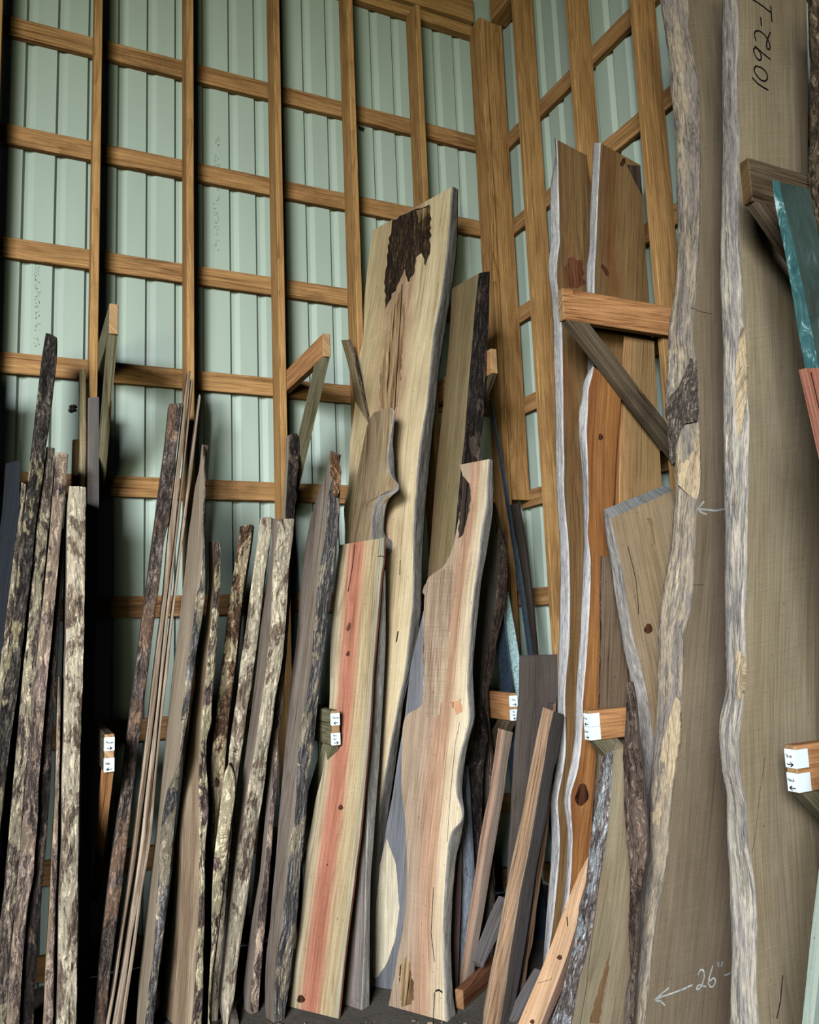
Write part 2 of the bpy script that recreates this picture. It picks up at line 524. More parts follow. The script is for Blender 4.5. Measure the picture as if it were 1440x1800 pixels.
# ------------------------------------------------------------------ rack arms
def prism(bm, poly, f, lo, hi, axis_dir):
    """poly in (s, z) extruded from lo to hi through f(s, z, t)"""
    uv = bm.loops.layers.uv.get('UVMap') or bm.loops.layers.uv.new('UVMap')
    nr = bm.loops.layers.uv.get('nrm') or bm.loops.layers.uv.new('nrm')
    A = [bm.verts.new(f(s, z, lo)) for s, z in poly]
    B = [bm.verts.new(f(s, z, hi)) for s, z in poly]
    fs = [bm.faces.new(A), bm.faces.new(B[::-1])]
    for i in range(len(poly)):
        j = (i + 1) % len(poly)
        fs.append(bm.faces.new((A[i], A[j], B[j], B[i])))
    du = V3([axis_dir[0], axis_dir[1]])
    rnd = random.random() * 9
    for k, fa in enumerate(fs):
        for q, lp in enumerate(fa.loops):
            vi = (A + B).index(lp.vert)
            s, z = poly[vi % len(poly)]
            tt = lo if vi < len(poly) else hi
            v = s * du[0] + z * du[1]; u = -s * du[1] + z * du[0] + tt
            lp[uv].uv = (u + rnd, v + rnd); lp[nr].uv = (0.5 + u * 4, v)


def rack_arm(side, a0, end, z0, z1, label, beam_mat, brace_mat, end_mat, tags=None, run=None, drop=0.66, brace_label=None):
    """side L: arm along y beside a left-wall stud, a0 = its low x.  side R: arm along x, a0 = its low y"""
    th = 0.038
    if side == 'L':
        base = (a0 + th / 2, YP, z0)
        f = lambda s, z, t: (t - base[0], end + s - base[1], z - base[2])   # s = distance from the tip
        run = run or (YP + 0.03 - end)
        full = YG - 0.004 - end
    else:
        base = (XP, a0 + th / 2, z0)
        f = lambda s, z, t: (end + s - base[0], t - base[1], z - base[2])
        run = run or (XP + 0.03 - end)
        full = XG - 0.004 - end
    root = new_obj('rack_arm', None)
    root.location = base
    tag(root, label, 'rack arm', 'bracket arms of the lumber rack')
    bm = bmesh.new()
    prism(bm, [(0, z0), (full, z0), (full, z1), (0, z1)], f, a0, a0 + th, (1, 0))
    bmesh.ops.bevel(bm, geom=list(bm.edges), offset=0.003, segments=1, affect='EDGES')
    o = mesh_obj('arm_beam', bm, [beam_mat, end_mat], root)
    for p in o.data.polygons:
        if p.center[0 if side == 'R' else 1] < (end - base[0 if side == 'R' else 1]) + 0.002:
            p.material_index = 1
    bm = bmesh.new()
    mslope = drop / run
    cw = 0.089 * math.hypot(1, mslope) / mslope
    prism(bm, [(0.012, z0 - 0.001), (0.012 + cw, z0 - 0.001), (run, z0 - (run - 0.012 - cw) * mslope), (run, z0 - (run - 0.012) * mslope)], f, a0 + 0.001, a0 + th - 0.001, unit(V3([1, -mslope])))
    b = mesh_obj('brace', bm, brace_mat, root)
    if brace_label:
        b['label'] = brace_label
    if tags:
        hz = (z1 - z0)
        spots = [(z1 - 0.012, z1 - 0.012 - 0.053), (z0 + 0.056, z0 + 0.003)]
        wrap = 0.05 if side == 'R' else 0.016
        for (zt, zb), (lines, way) in zip(spots, tags):
            bm = bmesh.new()
            e = 0.0012
            if side == 'L':
                c0 = [(a0 - e, end + wrap), (a0 - e, end - e), (a0 + th + e * 0, end - e)]
            else:
                c0 = [(end + wrap, a0 - e), (end - e, a0 - e), (end - e, a0 + th)]
            # folded sheet of paper with thickness
            rows = []
            for lay in (0.0002, 0.0012):
                if side == 'L':
                    c0 = [(a0 - lay, end + wrap), (a0 - lay, end - lay), (a0 + th, end - lay)]
                else:
                    c0 = [(end + wrap, a0 - lay), (end - lay, a0 - lay), (end - lay, a0 + th)]
                rows.append([(bm.verts.new(V3([xx, yy, zt]) - V3(base)), bm.verts.new(V3([xx, yy, zb]) - V3(base))) for xx, yy in c0])
            I, O = rows
            for q in range(2):
                bm.faces.new((O[q][0], O[q + 1][0], O[q + 1][1], O[q][1]))
                bm.faces.new((I[q][0], I[q][1], I[q + 1][1], I[q + 1][0]))
                bm.faces.new((O[q][0], I[q][0], I[q + 1][0], O[q + 1][0]))
                bm.faces.new((O[q][1], O[q + 1][1], I[q + 1][1], I[q][1]))
            for q in (0, 2):
                bm.faces.new((O[q][0], O[q][1], I[q][1], I[q][0]))
            pt = mesh_obj('paper_tag', bm, PAPER, root)
            bm = bmesh.new()
            if side == 'L':
                R_, N_, org = (1, 0, 0), (0, -1, 0), V3([a0 + 0.004, end - e - 0.0009, 0]) - V3([base[0], base[1], base[2]])
            else:
                R_, N_, org = (0, -1, 0), (-1, 0, 0), V3([end - e - 0.0009, a0 + th - 0.004, 0]) - V3([base[0], base[1], base[2]])
            nl = len(lines)
            for q, tx in enumerate(lines):
                hh = 0.0092 if nl == 1 else 0.0085
                zz = zt - (0.024 if nl == 1 else 0.014 + 0.015 * q)
                write(bm, tx, org + V3([0, 0, zz]), R_, (0, 0, 1), N_, hh, 0.0013)
            arrow(bm, org + V3([0, 0, zb + 0.010]) + V3(R_) * 0.004, R_, (0, 0, 1), N_, 0.020, way, 0.0030)
            mesh_obj('handwriting', bm, MARKER, pt)
    return root


rack_arm('L', 0.338, 3.62, 2.862, 3.0, 'upper rack arm near the left edge, pale cut end above a greenish brace', PINE_GREY, PINE_GREY, END)
rack_arm('L', 1.301, 3.57, 2.850, 2.965, 'upper rack arm with reddish side, left of the tallest pale slab', PINE_ARM, PINE_GREY, END)
rack_arm('L', 2.229, 3.55, 2.855, 2.990, 'upper rack arm whose orange end peeks out beside the corner', PINE_ARM, PINE_DARK, END)
rack_arm('L', 0.338, 3.60, 1.020, 1.170, 'lower rack arm in the dark gap, tagged Pecan and Oak', PINE_DARK, PINE_ARM, END, tags=[(['Pecan'], 1), (['Oak'], -1)])
rack_arm('L', 1.301, 3.58, 1.035, 1.190, 'lower rack arm against the pink cedar board, tagged Pecan and Any Spc', PINE_GREY, PINE_GREY, END, tags=[(['Pecan'], -1), (['Any', 'Spc'], 1)])
rack_arm('L', 2.229, 3.54, 1.070, 1.205, 'lower rack arm half hidden by the dark brown square-topped board', PINE_ARM, PINE_DARK, END, tags=[(['Pine'], 1), (['Any', 'Spc'], -1)])
rack_arm('R', 2.772, 2.125, 2.850, 2.995, 'upper rack arm of knotty orange pine over the brown slabs', PINE_ARM, PINE_DARK, END, brace_label='dark brown diagonal brace')
rack_arm('R', 2.772, 2.115, 1.065, 1.185, 'lower rack arm of orange pine, tagged Pine and Hack', PINE_ARM, PINE_GREY, END, tags=[(['Pine'], -1), (['Hack'], 1)])
rack_arm('R', 1.740, 2.115, 2.870, 3.020, 'dark weathered upper rack arm at the right edge', PINE_DARK, PINE_DARK, wood('old_end', [(0.0, (140, 112, 60)), (1.0, (104, 80, 44))], grain=0.8))
rack_arm('R', 1.740, 2.055, 1.030, 1.165, 'lower rack arm at the right edge, tagged Trim and Hack', PINE_ARM, PINE_GREY, END, tags=[(['TRIM'], 1), (['Hack'], -1)])
# ------------------------------------------------------------------ boards
KNOT = wood('knot_wood', [(0.0, (70, 36, 20)), (0.5, (104, 58, 30)), (1.0, (60, 30, 18))], grain=1.2)
CRACK = plain('crack_dark', (24, 18, 14), 0.95)
FRAMES = {}
DIAG = []


def clip_floor(P, floor=True):
    """make a column of points end exactly on the floor"""
    P = [V3(p) for p in P]
    if not floor:
        return P
    out = [P[0]]
    for a, b in zip(P, P[1:]):
        if b[2] <= 0:
            t = a[2] / max(1e-9, a[2] - b[2])
            out.append(a + (b - a) * t)
            break
        out.append(b)
    if out[-1][2] > 1e-4:
        k = max(0, len(P) - 12)
        a, b = P[k], P[-1]
        d = b - a
        if d[2] > -1e-3:
            d = V3([0, 0, -1.0])
        out.append(b + d * (b[2] / -d[2]))
    return out


def board(name, label, cat, typ, P, phi, M, R, L=None, W=0.25, t=None, face=None, end=None, edge=None, edgekind='bark',
          amp=0.006, patches=(), capup=0.0, floor=True, group=None, rough=0.0, n=110, edge_name=None, ends_rough=0.0, seed=0, edge_label=None, bulge=0.0, mode=None):
    """One board.  M = arris between the broad face and the edge turned to the aisle, R = other border of that edge,
    L = far border of the face (image points, top to bottom).  The front edge stands in the leaning plane P = (offset, lean)."""
    ph = math.radians(phi)
    X0, k = P
    if typ == 'L':
        w = V3([-math.sin(ph), math.cos(ph), 0]); nb = V3([math.cos(ph), math.sin(ph), 0])
        pn = unit(V3([0, 1.0, -k])); p0 = V3([0, X0, 0])
    else:
        w = V3([math.cos(ph), math.sin(ph), 0]); nb = V3([-math.sin(ph), math.cos(ph), 0])
        pn = unit(V3([1.0, 0, -k])); p0 = V3([X0, 0, 0])
    Mp, Rp = resample(pl(M), n, 1), resample(pl(R), n, 1)
    A0, A1 = hit(Mp[-1], p0, pn), hit(Mp[0], p0, pn)
    ax = unit(A1 - A0)
    fn = unit(np.cross(ax, w))
    if np.dot(fn, nb) < 0:
        fn = -fn                                   # into the board
    mode = mode or ('face' if L is not None else 'edge')
    if mode == 'face':
        Lp = resample(pl(L), n, 1)
        M3 = [hit(p, A0, fn) for p in Mp]
        L3 = [hit(p, A0, fn) for p in Lp]
        if t is not None:
            R3 = [hit(p, A0 + fn * t, fn) for p in Rp]
            th = [t] * n
        else:
            en = unit(np.cross(ax, fn))
            R3 = [hit(p, m, en) for p, m in zip(Rp, M3)]
            tm = float(np.median([np.dot(r - m, fn) for r, m in zip(R3, M3)]))
            th = [max(0.012, tm)] * n
        B3 = [l + fn * q for l, q in zip(L3, th)]
    else:
        M3 = [hit(p, p0, pn) for p in Mp]
        R3 = [hit(p, p0, pn) for p in Rp]
        th = [np.linalg.norm(r - m) for r, m in zip(R3, M3)]
        # keep the face of the board nearly flat: the wavy arris stays, the far side follows the mean line
        L3, B3 = [], []
        for i, (m, r) in enumerate(zip(M3, R3)):
            L3.append(m + w * W)
            B3.append(r + w * W)
        sm = lambda A: [a for a in resample(V3(A), n, 12)]
        L3, B3 = sm(L3), sm(B3)
    rng = random.Random(zlib.crc32(label.encode()) if seed == 0 else seed)
    off = rng.random() * 50
    if rough > 0:
        for i in range(n):
            d = noise.noise(Vector((off, M3[i][2] * 14, 0))) * rough + noise.noise(Vector((off, M3[i][2] * 45, 4))) * rough * 0.6
            M3[i] = M3[i] + w * d
            d = noise.noise(Vector((off + 9, M3[i][2] * 14, 0))) * rough + noise.noise(Vector((off, M3[i][2] * 45, 8))) * rough * 0.6
            R3[i] = R3[i] + (w + fn * 0.5) * d
    if ends_rough > 0:
        for A, q in ((L3, 1), (M3, 2), (R3, 3), (B3, 4)):
            A[0] = A[0] + ax * ends_rough * (rng.random() - 0.5) * 2
    if capup:
        B3[0] = B3[0] + ax * capup
        R3[0] = R3[0] + ax * capup
    cols = [clip_floor(c, floor) for c in (L3, M3, R3, B3)]
    nr = min(len(c) for c in cols)
    mx = max(len(c) for c in cols)
    # bring the columns to one row count, each ending on the floor
    cols = [list(resample(V3(c), mx, 0)) for c in cols]
    N = mx
    base = (cols[0][-1] + cols[1][-1] + cols[2][-1] + cols[3][-1]) / 4
    base[2] = min(c[-1][2] for c in cols)
    loc = lambda p: Vector((p[0] - base[0], p[1] - base[1], p[2] - base[2]))
    has_edge = edgekind in ('bark', 'wane')
    inset = w * (0.002 if has_edge else 0.0)
    bm = bmesh.new()
    uv = bm.loops.layers.uv.new('UVMap'); nrl = bm.loops.layers.uv.new('nrm')
    arc = np.r_[0, np.cumsum(np.linalg.norm(np.diff(V3(cols[1]), axis=0), axis=1))]
    VV = []
    for i in range(N):
        VV.append([bm.verts.new(loc(cols[0][i])), bm.verts.new(loc(cols[1][i] + inset)), bm.verts.new(loc(cols[2][i] + inset)), bm.verts.new(loc(cols[3][i]))])
    uoff = rng.random() * 20

    def quad(vs, slot, uvs, nrs):
        try:
            f = bm.faces.new(vs)
        except ValueError:
            return
        f.material_index = slot
        for lp, a, b in zip(f.loops, uvs, nrs):
            lp[uv].uv = a; lp[nrl].uv = b

    # grain follows the smoothed run of the front arris; 'nrm' = 0 at the far border, 1 at the front one
    wp = unit(w - ax * np.dot(w, ax))
    Ms_, Ls_ = resample(V3(cols[1]), N, 0), resample(V3(cols[0]), N, 0)
    for _ in range(260):
        for A_ in (Ms_, Ls_):
            A_[1:-1] = (A_[:-2] + 2 * A_[1:-1] + A_[2:]) / 4

    def ucoord(p, i):
        return float(np.dot(p - Ms_[i], wp)) + uoff
    wid = [max(0.01, float(np.dot(Ls_[i] - Ms_[i], wp))) for i in range(N)]
    for i in range(N - 1):
        va, vb = arc[i], arc[i + 1]
        wl = [(ucoord(cols[0][i], i), va), (ucoord(cols[1][i], i), va), (ucoord(cols[1][i + 1], i + 1), vb), (ucoord(cols[0][i + 1], i + 1), vb)]

        def nn(p, r):
            return (1 - (ucoord(p, r) - uoff) / wid[r], r / N)
        nw = [nn(cols[0][i], i), nn(cols[1][i], i), nn(cols[1][i + 1], i + 1), nn(cols[0][i + 1], i + 1)]
        a, b = VV[i], VV[i + 1]
        quad((a[0], a[1], b[1], b[0]), 0, wl, nw)
        te = float(np.linalg.norm(cols[1][i] - cols[2][i]))
        quad((a[1], a[2], b[2], b[1]), 2, [(uoff + 5, va), (uoff + 5 + te, va), (uoff + 5 + te, vb), (uoff + 5, vb)], [(0, va), (1, va), (1, vb), (0, vb)])
        quad((a[2], a[3], b[3], b[2]), 0, [wl[1], wl[0], wl[3], wl[2]], [nw[1], nw[0], nw[3], nw[2]])
        quad((a[3], a[0], b[0], b[3]), 2, [(uoff + 8, va), (uoff + 8 + te, va), (uoff + 8 + te, vb), (uoff + 8, vb)], [(0, va), (1, va), (1, vb), (0, vb)])
    for r in (0, N - 1):
        c = VV[r]
        quad((c[0], c[1], c[2], c[3]) if r else (c[3], c[2], c[1], c[0]), 1, [(uoff, 0), (uoff + 0.3, 0), (uoff + 0.3, 0.05), (uoff, 0.05)], [(0, 0), (1, 0), (1, 1), (0, 1)])
    mats = [face, end or face, edge or face]
    # figure in the wood that stays in this mesh: knots, checks, patches lying on the face
    onf = lambda p: hit(p, A0 - fn * 0.0008, fn)
    for pt in patches:
        kind = pt[0]
        if kind == 'crack':
            Q = [onf(p) for p in resample(pl(pt[1]), 16, 0)]
            Q = [q + w * 0.0015 * noise.noise(Vector((j * 1.7, off, 0))) for j, q in enumerate(Q)]
            if CRACK not in mats:
                mats.append(CRACK)
            s = mats.index(CRACK)
            nf = len(bm.faces)
            ribbon(bm, [V3(loc(q)) for q in Q], -fn, pt[2], 0.0004)
            bm.faces.ensure_lookup_table()
            for f in bm.faces[nf:]:
                f.material_index = s
            continue
        mat = pt[2]
        if mat not in mats:
            mats.append(mat)
        if kind == 'poly':
            P2 = pl(pt[1])
            P2 = np.vstack([P2, P2[:1]])
            rough_px = pt[3] if len(pt) > 3 else 1.0
            P2 = resample(P2, 70, 0)[:-1]
            P2 = V3([[p[0] + rough_px * noise.noise(Vector((p[0] * .13, p[1] * .13, off))) * 2, p[1] + rough_px * 2 * noise.noise(Vector((p[1] * .13, p[0] * .13, off + 5)))] for p in P2])
        else:                                     # ellipse: centre x,y, rx, ry, tilt
            x_, y_, rx, ry, tl = pt[1]
            P2 = []
            for j in range(20):
                a = j / 20 * 2 * math.pi
                px_, py_ = rx * math.cos(a) * (1 + .15 * math.sin(3 * a + off)), ry * math.sin(a)
                P2.append((x_ + px_ * math.cos(tl) - py_ * math.sin(tl), y_ + px_ * math.sin(tl) + py_ * math.cos(tl)))
        Q = [onf(p) for p in P2]
        vs = [bm.verts.new(loc(q)) for q in Q]
        f = bm.faces.new(vs)
        f.material_index = mats.index(mat)
        us = [float(np.dot(q - A0, w)) for q in Q]
        u0, u1 = min(us), max(us)
        for lp, q, u_ in zip(f.loops, Q, us):
            lp[uv].uv = (u_ + uoff, -float(np.dot(q - A0, ax)) + 3)
            lp[nrl].uv = (1 - (u_ - u0) / max(1e-6, u1 - u0), 0.5)
    me = bpy.data.meshes.new(name)
    bm.normal_update()
    bm.to_mesh(me); bm.free()
    for m_ in mats:
        me.materials.append(m_)
    root = new_obj(name, me)
    root.location = Vector(base)
    tag(root, label, cat, group)
    if has_edge:
        ne = 9 if edgekind == 'bark' else 8
        NR = int(min(320, max(N, arc[-1] / 0.011)))
        Ms, Rs = resample(V3(cols[1]), NR, 0), resample(V3(cols[2]), NR, 0)
        arc2 = np.r_[0, np.cumsum(np.linalg.norm(np.diff(Ms, axis=0), axis=1))]
        bm = bmesh.new()
        uv = bm.loops.layers.uv.new('UVMap'); nrl = bm.loops.layers.uv.new('nrm')
        tm = float(np.mean(np.linalg.norm(Ms - Rs, axis=1)))
        grid = []
        for i in range(NR):
            m, r = Ms[i], Rs[i]
            sdir = unit(r - m) if np.linalg.norm(r - m) > 1e-5 else fn
            o_ = unit(np.cross(ax, sdir))
            if np.dot(o_, w) > 0:
                o_ = -o_
            row = []
            for j in range(ne + 1):
                s = j / ne
                q = m + (r - m) * s
                prof = (math.sin(math.pi * s)) ** 0.5 if 0 < s < 1 else 0.0
                P_ = Vector((off + s * tm * 34, q[2] * 9, 1.3))
                h1 = noise.fractal(P_, 0.9, 2.0, 4)
                h2 = noise.noise(Vector((off + s * tm * 110, q[2] * 38, 7.0)))
                d = 0.0006 + prof * (amp * (1.6 if edgekind == 'bark' else 1.0) * (0.45 + 0.6 * h1 + 0.4 * h2) + bulge)
                row.append(bm.verts.new(loc(q + o_ * max(0.0004, d))))
            # skirts tucked round both arrises
            row.insert(0, bm.verts.new(loc(m - fn * 0.0012 + w * 0.004)))
            row.append(bm.verts.new(loc(r + fn * 0.0012 + w * 0.004)))
            grid.append(row)
        u0 = rng.random() * 30
        for i in range(NR - 1):
            for j in range(ne + 2):
                f = bm.faces.new((grid[i][j], grid[i][j + 1], grid[i + 1][j + 1], grid[i + 1][j]))
                for lp, (ii, jj) in zip(f.loops, ((i, j), (i, j + 1), (i + 1, j + 1), (i + 1, j))):
                    lp[uv].uv = (u0 + tm * jj / ne, arc2[ii] + u0)
                    lp[nrl].uv = (jj / (ne + 2), ii / NR)
        for row in (grid[0], grid[-1]):
            pass
        e = mesh_obj(edge_name or ('bark_edge' if edgekind == 'bark' else 'live_edge'), bm, edge, root, smooth=(edgekind == 'wane'))
        if edge_label:
            e['label'] = edge_label
    FRAMES[label] = (A0, fn, w, ax, root, loc)
    EDGES[label] = (cols[1], cols[2])
    DIAG.append((label[:44], typ, 'top', np.round(M3[0], 2), 'bot', np.round(cols[1][-1], 2), 'W', round(float(np.linalg.norm(L3[0] - M3[0])), 2), round(float(np.linalg.norm(L3[-1] - M3[-1])), 2),
                 't', round(float(np.mean(th)), 3), 'maxL', np.round(np.max(V3(L3), axis=0), 2), 'minL', np.round(np.min(V3(L3), axis=0), 2)))
    return root


def face_writing(label, strokes, mat, width, name, rep=1):
    """pen or chalk strokes drawn on the face of a board (image points)"""
    A0, fn, w, ax, root, loc = FRAMES[label]
    bm = bmesh.new()
    for s in strokes:
        Q = [hit(p, A0 - fn * 0.001, fn) for p in resample(pl(s), 18, 1)]
        for r in range(rep):
            Q2 = [q + (w * noise.noise(Vector((i * 0.9, r * 3.1, 1))) + ax * noise.noise(Vector((i * 0.9, r * 3.1, 9)))) * width * 0.35 * (rep > 1) for i, q in enumerate(Q)]
            ribbon(bm, [V3(loc(q)) for q in Q2], -fn, width, 0.0006)
    return mesh_obj(name, bm, mat, root)


def loose_piece(label, name, poly, mat, depth=0.006, lift=0.006, plabel=None, seg=60, rough_px=1.5):
    """a flake of bark or a torn-off sliver lying on the live edge of a board (image outline)"""
    A0, fn, w, ax, root, loc = FRAMES[label]
    ed = EDGES[label]
    cx_ = pl(poly).mean(axis=0)
    # plane of the edge near the flake
    best = min(range(len(ed[0])), key=lambda i: abs(proj_y(ed[0][i]) - cx_[1]))
    m, r = ed[0][best], ed[1][best]
    k0, k1 = max(0, best - 12), min(len(ed[0]) - 1, best + 12)
    tdir = unit(ed[0][k0] + ed[1][k0] - ed[0][k1] - ed[1][k1])
    nrm = unit(np.cross(tdir, r - m))
    if np.dot(nrm, w) > 0:
        nrm = -nrm
    mid = (m + r) / 2
    P2 = pl(poly); P2 = np.vstack([P2, P2[:1]])
    P2 = resample(P2, seg, 0)[:-1]
    P2 = V3([[p[0] + rough_px * noise.noise(Vector((p[0] * .21, p[1] * .21, 3))), p[1] + rough_px * noise.noise(Vector((p[1] * .21, p[0] * .21, 8)))] for p in P2])
    bm = bmesh.new()
    uv = bm.loops.layers.uv.new('UVMap'); nrl = bm.loops.layers.uv.new('nrm')
    top = [bm.verts.new(loc(hit(p, mid + nrm * (lift + depth), nrm))) for p in P2]
    bot = [bm.verts.new(v.co - Vector(nrm) * (depth + lift + 0.004)) for v in top]
    ref = top[0].co.copy()
    fs = [bm.faces.new(top)]
    for i in range(len(top)):
        j = (i + 1) % len(top)
        fs.append(bm.faces.new((top[i], bot[i], bot[j], top[j])))
    fs.append(bm.faces.new(bot[::-1]))
    res = bmesh.ops.triangulate(bm, faces=[fs[0]])
    es = list({e for f in res['faces'] for e in f.edges})
    bmesh.ops.subdivide_edges(bm, edges=[e for e in es if e.calc_length() > 0.02], cuts=2, use_grid_fill=False)
    nv = Vector(nrm)
    for v in bm.verts:
        if (v.co - ref).dot(nv) > -0.003:
            v.co += nv * 0.004 * noise.noise(v.co * 60)
    for f in bm.faces:
        for lp in f.loops:
            q = V3(lp.vert.co)
            lp[uv].uv = (float(np.dot(q, unit(r - m))), float(-np.dot(q, tdir)))
            lp[nrl].uv = (0.5, 0.5)
    o = mesh_obj(name, bm, mat, root)
    if plabel:
        o['label'] = plabel
    return o


EDGES = {}


def proj_y(P):
    q = RW.T @ (V3(P) - CAMP)
    return 900 - F * q[1] / -q[2]
# ------------------------------------------------------------------ timber finishes
W_GREY = wood('weathered_grey_face', [(0.0, (116, 104, 94)), (0.5, (132, 118, 104)), (1.0, (146, 132, 114))], grain=0.6, stain=(70, 62, 56), stain_amt=0.25)
W_TAN = wood('tan_face', [(0.0, (154, 136, 112)), (0.5, (166, 148, 122)), (1.0, (176, 158, 130))], grain=0.5, stain=(100, 82, 62), stain_amt=0.2)
W_YEL = wood('yellow_face', [(0.0, (196, 166, 108)), (1.0, (206, 176, 116))], grain=0.4)
W_BROWNROT = wood('spalted_tan_face', [(0.0, (150, 128, 104)), (0.35, (176, 152, 120)), (0.7, (158, 130, 100)), (1.0, (190, 168, 132))], grain=0.7, stain=(92, 72, 58), stain_amt=0.55)
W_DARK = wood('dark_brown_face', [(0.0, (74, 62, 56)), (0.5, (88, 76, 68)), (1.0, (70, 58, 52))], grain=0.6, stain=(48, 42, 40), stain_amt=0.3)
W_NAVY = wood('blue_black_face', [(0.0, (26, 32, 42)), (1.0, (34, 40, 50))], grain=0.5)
W_CEDAR = wood('cedar_face', [(0.0, (160, 150, 122)), (0.14, (184, 166, 130)), (0.22, (196, 158, 120)), (0.28, (188, 124, 94)), (0.40, (180, 108, 80)), (0.54, (188, 118, 88)), (0.61, (192, 152, 110)), (0.68, (190, 164, 118)), (0.84, (184, 164, 120)), (0.94, (170, 160, 128)), (1.0, (156, 154, 132))], grain=0.5, wob=0.10, knots=0.0)
W_PALE = wood('pale_slab_face', [(0.0, (196, 176, 128)), (0.22, (184, 158, 112)), (0.36, (164, 130, 96)), (0.58, (178, 142, 106)), (0.70, (206, 182, 136)), (1.0, (214, 194, 148))], grain=0.4, wob=0.06)
W_FLAME = wood('orange_hearted_face', [(0.0, (172, 146, 118)), (0.25, (176, 150, 122)), (0.48, (182, 140, 108)), (0.64, (194, 150, 114)), (0.78, (210, 186, 148)), (1.0, (218, 202, 164))], grain=0.45, wob=0.09)
W_WALNUT = wood('brown_hook_face', [(0.0, (132, 112, 80)), (0.5, (148, 126, 92)), (1.0, (168, 142, 104))], grain=0.7, wob=0.2)
W_OLIVE = wood('olive_face', [(0.0, (104, 80, 50)), (0.35, (134, 114, 74)), (0.8, (142, 124, 82)), (1.0, (158, 140, 100))], grain=0.45, wob=0.06)
W_GREYBLUE = wood('blue_grey_face', [(0.0, (116, 118, 122)), (0.5, (106, 109, 115)), (1.0, (128, 126, 124))], grain=0.5, stain=(70, 74, 84), stain_amt=0.3)
W_SILVER = wood('silvered_face', [(0.0, (150, 134, 120)), (0.5, (142, 130, 120)), (1.0, (120, 110, 106))], grain=0.8, stain=(92, 84, 80), stain_amt=0.3)
W_SPALT = wood('spalted_cream_face', [(0.0, (206, 194, 160)), (1.0, (222, 212, 180))], grain=0.35, stain=(120, 108, 84), stain_amt=0.45)
W_WALL = wood('golden_brown_face', [(0.0, (128, 96, 54)), (0.4, (146, 112, 66)), (0.7, (138, 100, 54)), (1.0, (122, 94, 58))], grain=0.55, stain=(104, 58, 30), stain_amt=0.4)
W_ORANGE = wood('orange_brown_face', [(0.0, (168, 104, 46)), (0.5, (186, 122, 60)), (1.0, (156, 92, 42))], grain=0.55, stain=(120, 72, 40), stain_amt=0.35)
W_HONEY = wood('honey_face', [(0.0, (176, 138, 84)), (0.6, (162, 128, 78)), (1.0, (190, 140, 86))], grain=0.5)
W_OLIVEB = wood('big_olive_face', [(0.0, (148, 130, 98)), (0.3, (158, 142, 110)), (0.6, (154, 138, 108)), (1.0, (164, 148, 114))], grain=0.3, wob=0.15, stain=(122, 104, 78), stain_amt=0.3, sawn=0.4)
W_MAPLE = wood('grey_brown_slab_face', [(0.0, (142, 122, 94)), (0.5, (134, 116, 92)), (1.0, (148, 130, 102))], grain=0.3, wob=0.15, stain=(104, 88, 70), stain_amt=0.35, sawn=0.4)
W_P3 = wood('rippled_tan_face', [(0.0, (172, 146, 108)), (0.5, (178, 152, 112)), (1.0, (162, 138, 104))], grain=0.4, wob=0.2, stain=(120, 90, 64), stain_amt=0.3)
W_POPLAR = wood('green_tan_face', [(0.0, (172, 148, 114)), (0.4, (180, 162, 126)), (0.75, (174, 160, 124)), (1.0, (164, 146, 116))], grain=0.35, stain=(150, 112, 72), stain_amt=0.3)
W_PINE = wood('fresh_pine_face', [(0.0, (214, 164, 116)), (0.5, (226, 180, 132)), (1.0, (216, 172, 130))], grain=0.5, knots=0.4)
W_RED = wood('red_brown_face', [(0.0, (166, 98, 72)), (0.5, (178, 108, 80)), (1.0, (160, 94, 70))], grain=0.6)
W_ROSE = wood('rose_brown_face', [(0.0, (172, 138, 112)), (0.3, (150, 112, 88)), (0.6, (178, 144, 118)), (1.0, (160, 124, 98))], grain=0.6)
W_CAMEL = wood('camel_face', [(0.0, (158, 134, 104)), (0.4, (176, 136, 98)), (1.0, (150, 122, 96))], grain=0.7)
W_ASH = wood('ash_grey_edge', [(0.0, (112, 106, 102)), (1.0, (96, 92, 92))], grain=0.7, fine=150)
W_SEAFOAM = wood('pale_green_face', [(0.0, (186, 204, 184)), (1.0, (168, 190, 172))], grain=0.25)
W_CREAM = wood('cream_edge', [(0.0, (206, 188, 140)), (1.0, (190, 170, 124))], grain=0.6, stain=(110, 92, 66), stain_amt=0.3)
EDGE_TAN = wood('sawn_tan_edge', [(0.0, (170, 148, 122)), (1.0, (148, 128, 106))], grain=0.9, stain=(104, 84, 66), stain_amt=0.4)

K_DARK = bark('charcoal_bark', (34, 30, 30), (76, 68, 62), (150, 138, 124), pale=(186, 170, 124), pale_amt=0.16)
K_CREAM = bark('cream_peeling_bark', (74, 58, 48), (150, 128, 106), (214, 196, 164), pale=(226, 210, 174), pale_amt=0.62, crack=0.7)
K_GREYTAN = bark('grey_tan_bark', (64, 54, 50), (118, 102, 90), (190, 172, 146), pale=(204, 188, 150), pale_amt=0.42)
K_PINK = bark('pinkish_bark', (74, 58, 56), (138, 116, 106), (204, 182, 160), pale=(198, 170, 142), pale_amt=0.5, sx=24, sy=5)
K_RUST = bark('rusty_bark', (60, 42, 32), (124, 88, 62), (188, 158, 122), pale=(218, 194, 146), pale_amt=0.55)
K_RUSTDK = bark('rust_and_slate_bark', (56, 48, 46), (108, 94, 86), (172, 152, 136), pale=(146, 112, 88), pale_amt=0.40, sx=26, sy=9)
K_MIX = bark('mottled_bark', (62, 48, 46), (120, 98, 90), (188, 168, 150), pale=(218, 202, 156), pale_amt=0.5)
K_LICHEN = bark('lichen_bark', (84, 70, 64), (150, 136, 130), (212, 208, 206), pale=(206, 214, 216), pale_amt=0.35, sx=40, sy=16)
